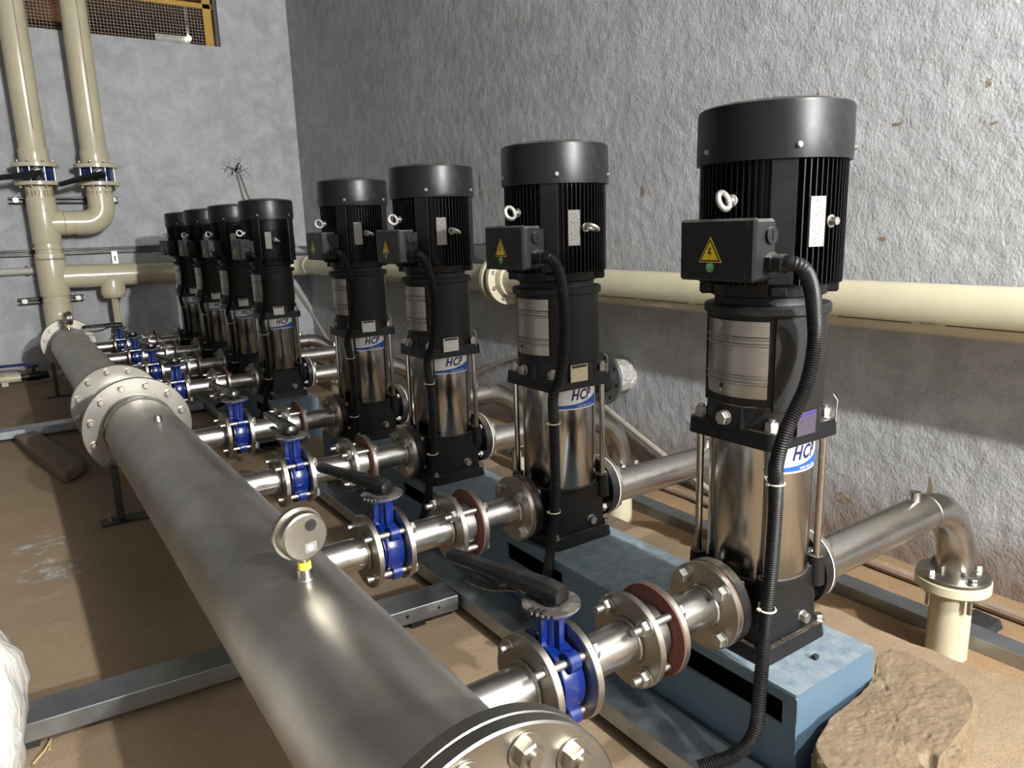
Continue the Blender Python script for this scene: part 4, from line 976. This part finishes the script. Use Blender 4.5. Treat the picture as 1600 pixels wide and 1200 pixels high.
# loose conduits at the right wall
def conduit(name, pts, r, mat, lab, cat='conduit'):
    t = thing(name, lab, cat, (0, 0, 0)); MB().tube(spline(pts, 0.05), r, 10).build('tube', mat, t); return t
conduit('wall_conduit', [(1.545, 1.36, -0.45), (1.545, 1.80, -0.30), (1.545, 2.31, -0.105), (1.545, 2.62, 0.02)], 0.017, 'conduit_grey', 'thin grey conduit slanting up the right wall under the foil stub')
conduit('floor_conduit', [(1.44, -3.0, ZS+0.022), (1.42, -0.2, ZS+0.022), (1.435, 0.9, ZS+0.022), (1.43, 2.2, ZS+0.022), (1.44, 7.0, ZS+0.022)], 0.021, 'rusty', 'long rusty conduit lying along the foot of the right wall')
conduit('slanting_rod', [(1.24, 6.95, 0.40), (1.22, 6.3, 0.10), (1.2, 5.75, -0.19), (1.2, 5.25, ZS)], 0.017, 'conduit_grey', 'thin grey rod leaning down to the floor in the far corner')
conduit('flexible_conduit', [(1.55, 4.3, ZS+0.02), (1.55, 3.95, -0.22), (1.55, 3.55, -0.045), (1.55, 3.14, 0.085), (1.55, 2.85, 0.11), (1.55, 2.6, 0.06)], 0.017, 'conduit_grey', 'limp grey conduit rising along the right wall behind the third pump')

# ------------------------------------------------------------------ galvanised struts on the floor
def box_strut(name, p0, p1, w, h, label, feet=(), holes=(), mat='galv', gap=0.0, group=None):
    t = thing(name, label, 'strut', (0, 0, 0), 0, group); p0, p1 = Vector(p0), Vector(p1); d = p1-p0; L = d.length
    m = Matrix.Translation((p0+p1)/2) @ d.to_track_quat('X', 'Z').to_matrix().to_4x4(); b = MB()
    b.box((0, 0, -0.002), (L, w, 0.004), 0.0012, m)
    for s in (-1, 1): b.box((0, s*(w/2-0.002), -h/2-0.001), (L, 0.004, h-0.002), 0.0012, m); b.box((0, s*(w/2-0.010), -h+0.002), (L, 0.018, 0.003), 0, m)
    b.build('strut_body', mat, t)
    for x in feet: MB().box((x-L/2, 0, -h-gap/2), (0.05, w*0.8, gap), 0, m).build('packing_foot', 'galv_dark', t)
    for x in holes: MB().disc(m @ Vector((x-L/2, -w/2-0.0005, -h*0.45)), m.to_3x3() @ Vector((0, -1, 0)), 0.006, 0.0008, 14).build('bolt_hole', 'black', t)
    return t
zt = -0.205
box_strut('floor_strut', (-0.222, -1.2, zt), (-0.222, 2.75, zt), 0.125, 0.05, 'long galvanised strut on the floor alongside the near blue skid', (0.1, 1.2, 2.4, 3.8), gap=0.026)
box_strut('cross_strut', (-1.528, 1.083, zt), (-0.292, 0.985, zt), 0.115, 0.05, 'galvanised cross strut under the manifold, between the plastic sheet and the long strut', (0.035, 1.1), (1.06, 1.17), gap=0.026)
box_strut('cross_strut', (-3.0, 4.62, -0.205), (-0.292, 4.62, -0.205), 0.13, 0.05, 'galvanised cross strut beyond the old plank near the joint of the manifolds', (0.2, 1.4, 2.6), gap=0.026)
box_strut('floor_strut', (-0.222, 3.2, zt), (-0.222, 6.4, zt), 0.125, 0.05, 'long galvanised strut on the floor alongside the far blue skid', (0.1, 1.6, 3.1), gap=0.026)
box_strut('wall_side_strut', (1.155, -2.6, ZS+0.05), (1.155, 6.9, ZS+0.05), 0.085, 0.05, 'galvanised strut lying on the sand between the cream risers and the right wall', (), gap=0.0, mat='galv')
# stand under the manifold joint
t = thing('manifold_stand', 'small grey steel stand bolted to the floor under the manifold joint', 'stand', (0, 0, 0))
MB().box((-0.97, 2.60, ZF+0.005), (0.40, 0.09, 0.010), 0.002).build('foot_plate', 'galv_dark', t)
for x in (-1.085, -0.83): MB().box((x, 2.60, (ZF+0.01-0.02)/2), (0.032, 0.032, -0.02-ZF-0.01), 0.003).build('leg', 'galv_dark', t)
MB().lathe([(RM+0.001, -0.02), (RM+0.007, -0.02), (RM+0.007, 0.02), (RM+0.001, 0.02)], AX((MX, 2.60, MZ), (0, 1, 0)), 24, PI*0.0, PI*1.0).build('saddle', 'galv_dark', t)
for x in (-1.13, -0.80): MB().disc((x, 2.60, ZF+0.01), (0, 0, 1), 0.012, 0.002, 14).hexa((x, 2.60, ZF+0.012), (0, 0, 1), 0.018, 0.010).cyl((x, 2.6, ZF+0.02), (x, 2.6, ZF+0.034), 0.006, None, 10).build('anchor_bolt', 'bolt', t)
# stand under the far manifold
t = thing('manifold_stand', 'small grey steel stand under the far end of the manifold', 'stand', (0, 0, 0))
MB().box((-1.0, 6.0, ZF+0.005), (0.40, 0.09, 0.010), 0.002).build('foot_plate', 'galv_dark', t)
for x in (-1.12, -0.88): MB().box((x, 6.0, (ZF+0.01-0.0)/2), (0.03, 0.03, -0.0-ZF-0.01), 0.003).build('leg', 'galv_dark', t)
MB().lathe([(0.141, -0.02), (0.147, -0.02), (0.147, 0.02), (0.141, 0.02)], AX((M2X, 6.0, M2Z), (0, 1, 0)), 24, 0.0, PI).build('saddle', 'galv_dark', t)

# ------------------------------------------------------------------ loose things on the floor
def lump(name, mat, poly_top, poly_bot, zt, zb, amp, sc, label, cat, seed, n=44, ang=60, rough=False):
    """solid with a roughly rectangular outline, its skin broken up by noise"""
    bm = bmesh.new(); N = n
    def q(poly, u, v): a, b, c, d = [Vector(p) for p in poly]; return (a*(1-u)+b*u)*(1-v)+(d*(1-u)+c*u)*v
    def pos(u, v, w):
        p = q(poly_bot, u, v)*(1-w)+q(poly_top, u, v)*w; z = zb+(zt-zb)*w
        return Vector((p.x, p.y, z))
    grid = {}
    def vert(u, v, w):
        k = (round(u, 4), round(v, 4), round(w, 4))
        if k not in grid: grid[k] = bm.verts.new(pos(*k))
        return grid[k]
    nw = max(6, int(n*0.5))
    for s, (A, B) in {0: (n, n), 1: (n, nw), 2: (n, nw)}.items():
        for side in (0, 1):
            for i in range(A):
                for j in range(B):
                    c = []
                    for di, dj in ((0, 0), (1, 0), (1, 1), (0, 1)):
                        a, b2 = (i+di)/A, (j+dj)/B
                        c.append(vert(a, b2, side) if s == 0 else vert(a, side, b2) if s == 1 else vert(side, a, b2))
                    bm.faces.new(c)
    bmesh.ops.recalc_face_normals(bm, faces=bm.faces); bmesh.ops.smooth_vert(bm, verts=bm.verts, factor=0.5, use_axis_x=True, use_axis_y=True, use_axis_z=True)
    for k in range(3 if not rough else 2): bmesh.ops.smooth_vert(bm, verts=bm.verts, factor=0.5, use_axis_x=True, use_axis_y=True, use_axis_z=True)
    bm.normal_update(); o = Vector((seed*3.1, seed*1.7, seed))
    mv = []
    for v in bm.verts:
        p = v.co*sc+o; f = mn.noise(p)+0.5*mn.noise(p*2.3)+0.3*mn.noise(p*5.1)
        side = 1.0-abs(v.normal.z)
        pit = max(0, mn.noise(p*1.9+Vector((9, 2, 4)))-0.42)*1.4
        g = mn.noise(p*9.0)*0.55+mn.noise(p*17.0)*0.3 if rough else 0.0
        mv.append((v, v.normal*(amp*(f*(0.35+0.9*side)-pit*2.0+g*(0.10+1.0*side)))))
    for v, d in mv:
        v.co += d
        if v.co.z < zb: v.co.z = zb
    me = bpy.data.meshes.new(name); bm.to_mesh(me); bm.free(); me.polygons.foreach_set('use_smooth', [True]*len(me.polygons)); me.set_sharp_from_angle(angle=math.radians(ang))
    me.materials.append(M[mat]); o = bpy.data.objects.new(name, me); COL.objects.link(o); return tag(o, label, cat)
def boulder(name, mat, outline, zt, zb, label, cat, seed, N=230):
    """broken slab: flat crumbly top, ragged steep sides"""
    P = [Vector(p) for p in outline]; L = [0.0]
    for a, b in zip(P, P[1:]+P[:1]): L.append(L[-1]+(b-a).length)
    def at(t):
        t = (t % 1.0)*L[-1]
        for k in range(len(P)):
            if t <= L[k+1]: return P[k].lerp(P[(k+1) % len(P)], (t-L[k])/(L[k+1]-L[k]))
    ring = [sum((at((i+o)/N) for o in range(-4, 5)), Vector((0, 0)))/9 for i in range(N)]
    c = sum(ring, Vector((0, 0)))/N; sd = Vector((seed*3.1, seed*1.3, seed)); rows = []
    prof = [(k/44, 0.0, 0.0) for k in range(1, 43)]+[(0.965, 0.003, 0.1), (0.985, 0.008, 0.4), (0.998, 0.018, 0.8)]+[(1.0+0.012*k/12, 0.018+(zt-zb-0.018)*k/12, 1.0) for k in range(1, 13)]
    prof = prof[:-12]+[(1.0+0.012*k/26, 0.018+(zt-zb-0.018)*k/26, 1.0) for k in range(1, 27)]
    for q, dz, side in prof:
        row = []
        for i, p in enumerate(ring):
            xy = c+(p-c)*q; n = (p-c).normalized(); w = Vector((xy.x, xy.y, zt-dz)); u = w*1.0+sd
            big = mn.noise(u*9); mid = mn.noise(u*26); fin = mn.noise(u*70); gr = mn.noise(u*120)
            out = side*(0.012*big+0.011*mid+0.009*fin+0.006*gr)
            pit = max(0.0, mn.noise(u*15+Vector((3, 8, 1)))-0.47)*0.10+max(0.0, mn.noise(u*60)-0.5)*0.012
            up = (1-side)*(0.005*big+0.0026*mid+0.0017*fin+0.0014*gr-pit)
            row.append((xy.x+n.x*out, xy.y+n.y*out, max(zb, zt-dz+up+side*0.005*fin)))
        rows.append(row)
    b = MB(); vs = [(c.x, c.y, zt)]+[p for r in rows for p in r]; fs = [(0, 1+i, 1+(i+1) % N) for i in range(N)]
    for k in range(len(rows)-1):
        for i in range(N): fs.append((1+k*N+i, 1+(k+1)*N+i, 1+(k+1)*N+(i+1) % N, 1+k*N+(i+1) % N))
    fs.append(tuple(1+(len(rows)-1)*N+i for i in range(N)))
    b.add(vs, fs); return tag(b.build(name, mat, None, 45), label, cat)
boulder('concrete_lump', 'rock', [(0.250, -0.175), (0.315, -0.182), (0.325, -0.25), (0.315, -0.31), (0.290, -0.37), (0.244, -0.407), (0.179, -0.428), (0.036, -0.445), (-0.087, -0.46), (-0.205, -0.45), (-0.215, -0.33), (-0.175, -0.275), (-0.056, -0.242), (0.081, -0.236), (0.17, -0.215)], -0.075, ZF, 'rough broken concrete lump covered in sand at the end of the blue skid', 'rock', 2)
b = lump('wooden_plank', 'wood', [(-1.253, 3.338), (-1.128, 3.511), (-1.331, 4.545), (-1.453, 4.494)], [(-1.253, 3.338), (-1.128, 3.511), (-1.331, 4.545), (-1.453, 4.494)], -0.215, ZF, 0.002, 12, 'old dusty wooden plank lying on the floor left of the manifold joint', 'plank', 5, 16)
# crumpled plastic sheet
b = MB(); n, m_ = 72, 44; vs = []; fs = []
for j in range(m_+1):
    th = PI*j/m_
    for i in range(n):
        a = 2*PI*i/n; d = Vector((math.sin(th)*math.cos(a), math.sin(th)*math.sin(a), math.cos(th)))
        p = d*1.0
        w = 1+0.10*mn.noise(p*2.2)+0.07*abs(mn.noise(Vector((p.x*5, p.y*5, p.z*1.2))))+0.035*mn.noise(p*9)
        c = Vector((-1.80+d.x*0.315*w, 0.90+d.y*0.33*w, -0.06+d.z*0.34*w))
        c.z = max(c.z, ZF+0.002); vs.append(c)
for j in range(m_):
    for i in range(n): fs.append((j*n+i, j*n+(i+1) % n, (j+1)*n+(i+1) % n, (j+1)*n+i))
b.add(vs, fs); tag(b.build('plastic_sheet', 'plastic', None, 70), 'crumpled white plastic sheet heaped on the floor at the frame edge', 'plastic sheet')
t = conduit('twine', [(-1.49, 0.955, ZF+0.006), (-1.478, 0.985, ZF+0.006), (-1.462, 0.99, ZF+0.010), (-1.455, 1.02, ZF+0.006), (-1.445, 1.04, ZF+0.005), (-1.452, 1.0, ZF+0.004), (-1.47, 0.97, ZF+0.004)], 0.0028, 'straw', 'scrap of yellow twine on the sandy floor by the plastic sheet', 'twine')
random.seed(5)
for k, (cx, cy, rx, ry) in enumerate(((-1.41, 2.52, 0.10, 0.10), (-1.37, 2.20, 0.11, 0.13))):
    pl = []
    for i in range(26):
        a = 2*PI*i/26; f = 0.75+0.45*random.random(); pl.append((cx+rx*f*math.cos(a), cy+ry*f*math.sin(a)))
    tag(MB().prism(pl, ZF-0.001, ZF+0.0008).build('cement_spill', 'dirtwhite'), ['smaller pale cement spill on the floor, closer to the plank', 'larger pale cement spill on the floor, closer to the cross strut'][k], 'spill')
lump('rubble_piece', 'slot', [(1.20, -0.05), (1.33, -0.04), (1.34, 0.05), (1.22, 0.06)], [(1.19, -0.06), (1.34, -0.05), (1.35, 0.06), (1.21, 0.07)], ZS+0.035, ZS-0.002, 0.008, 20, 'dark rubble piece on the sand beside the nearest cream riser', 'rubble', 4, 14)
lump('pebble', 'slot', [(-0.005, -0.172), (0.010, -0.172), (0.010, -0.160), (-0.005, -0.160)], [(-0.005, -0.172), (0.010, -0.172), (0.010, -0.160), (-0.005, -0.160)], 0.010, 0.0, 0.001, 90, 'small dark pebble on top of the blue skid', 'pebble', 6, 6)

# ------------------------------------------------------------------ every thing stands on its own base point
bpy.context.view_layer.update()
for o in list(COL.objects):
    if o.type == 'EMPTY' and o.parent is None and o.children:
        pts = [c.matrix_world @ Vector(v) for c in o.children if c.type == 'MESH' for v in c.bound_box]
        if not pts: continue
        base = Vector(((min(p.x for p in pts)+max(p.x for p in pts))/2, (min(p.y for p in pts)+max(p.y for p in pts))/2, min(p.z for p in pts)))
        d = o.matrix_world.to_3x3().inverted() @ (base-o.location)
        o.location = base
        for c in o.children: c.location = Vector(c.location)-d
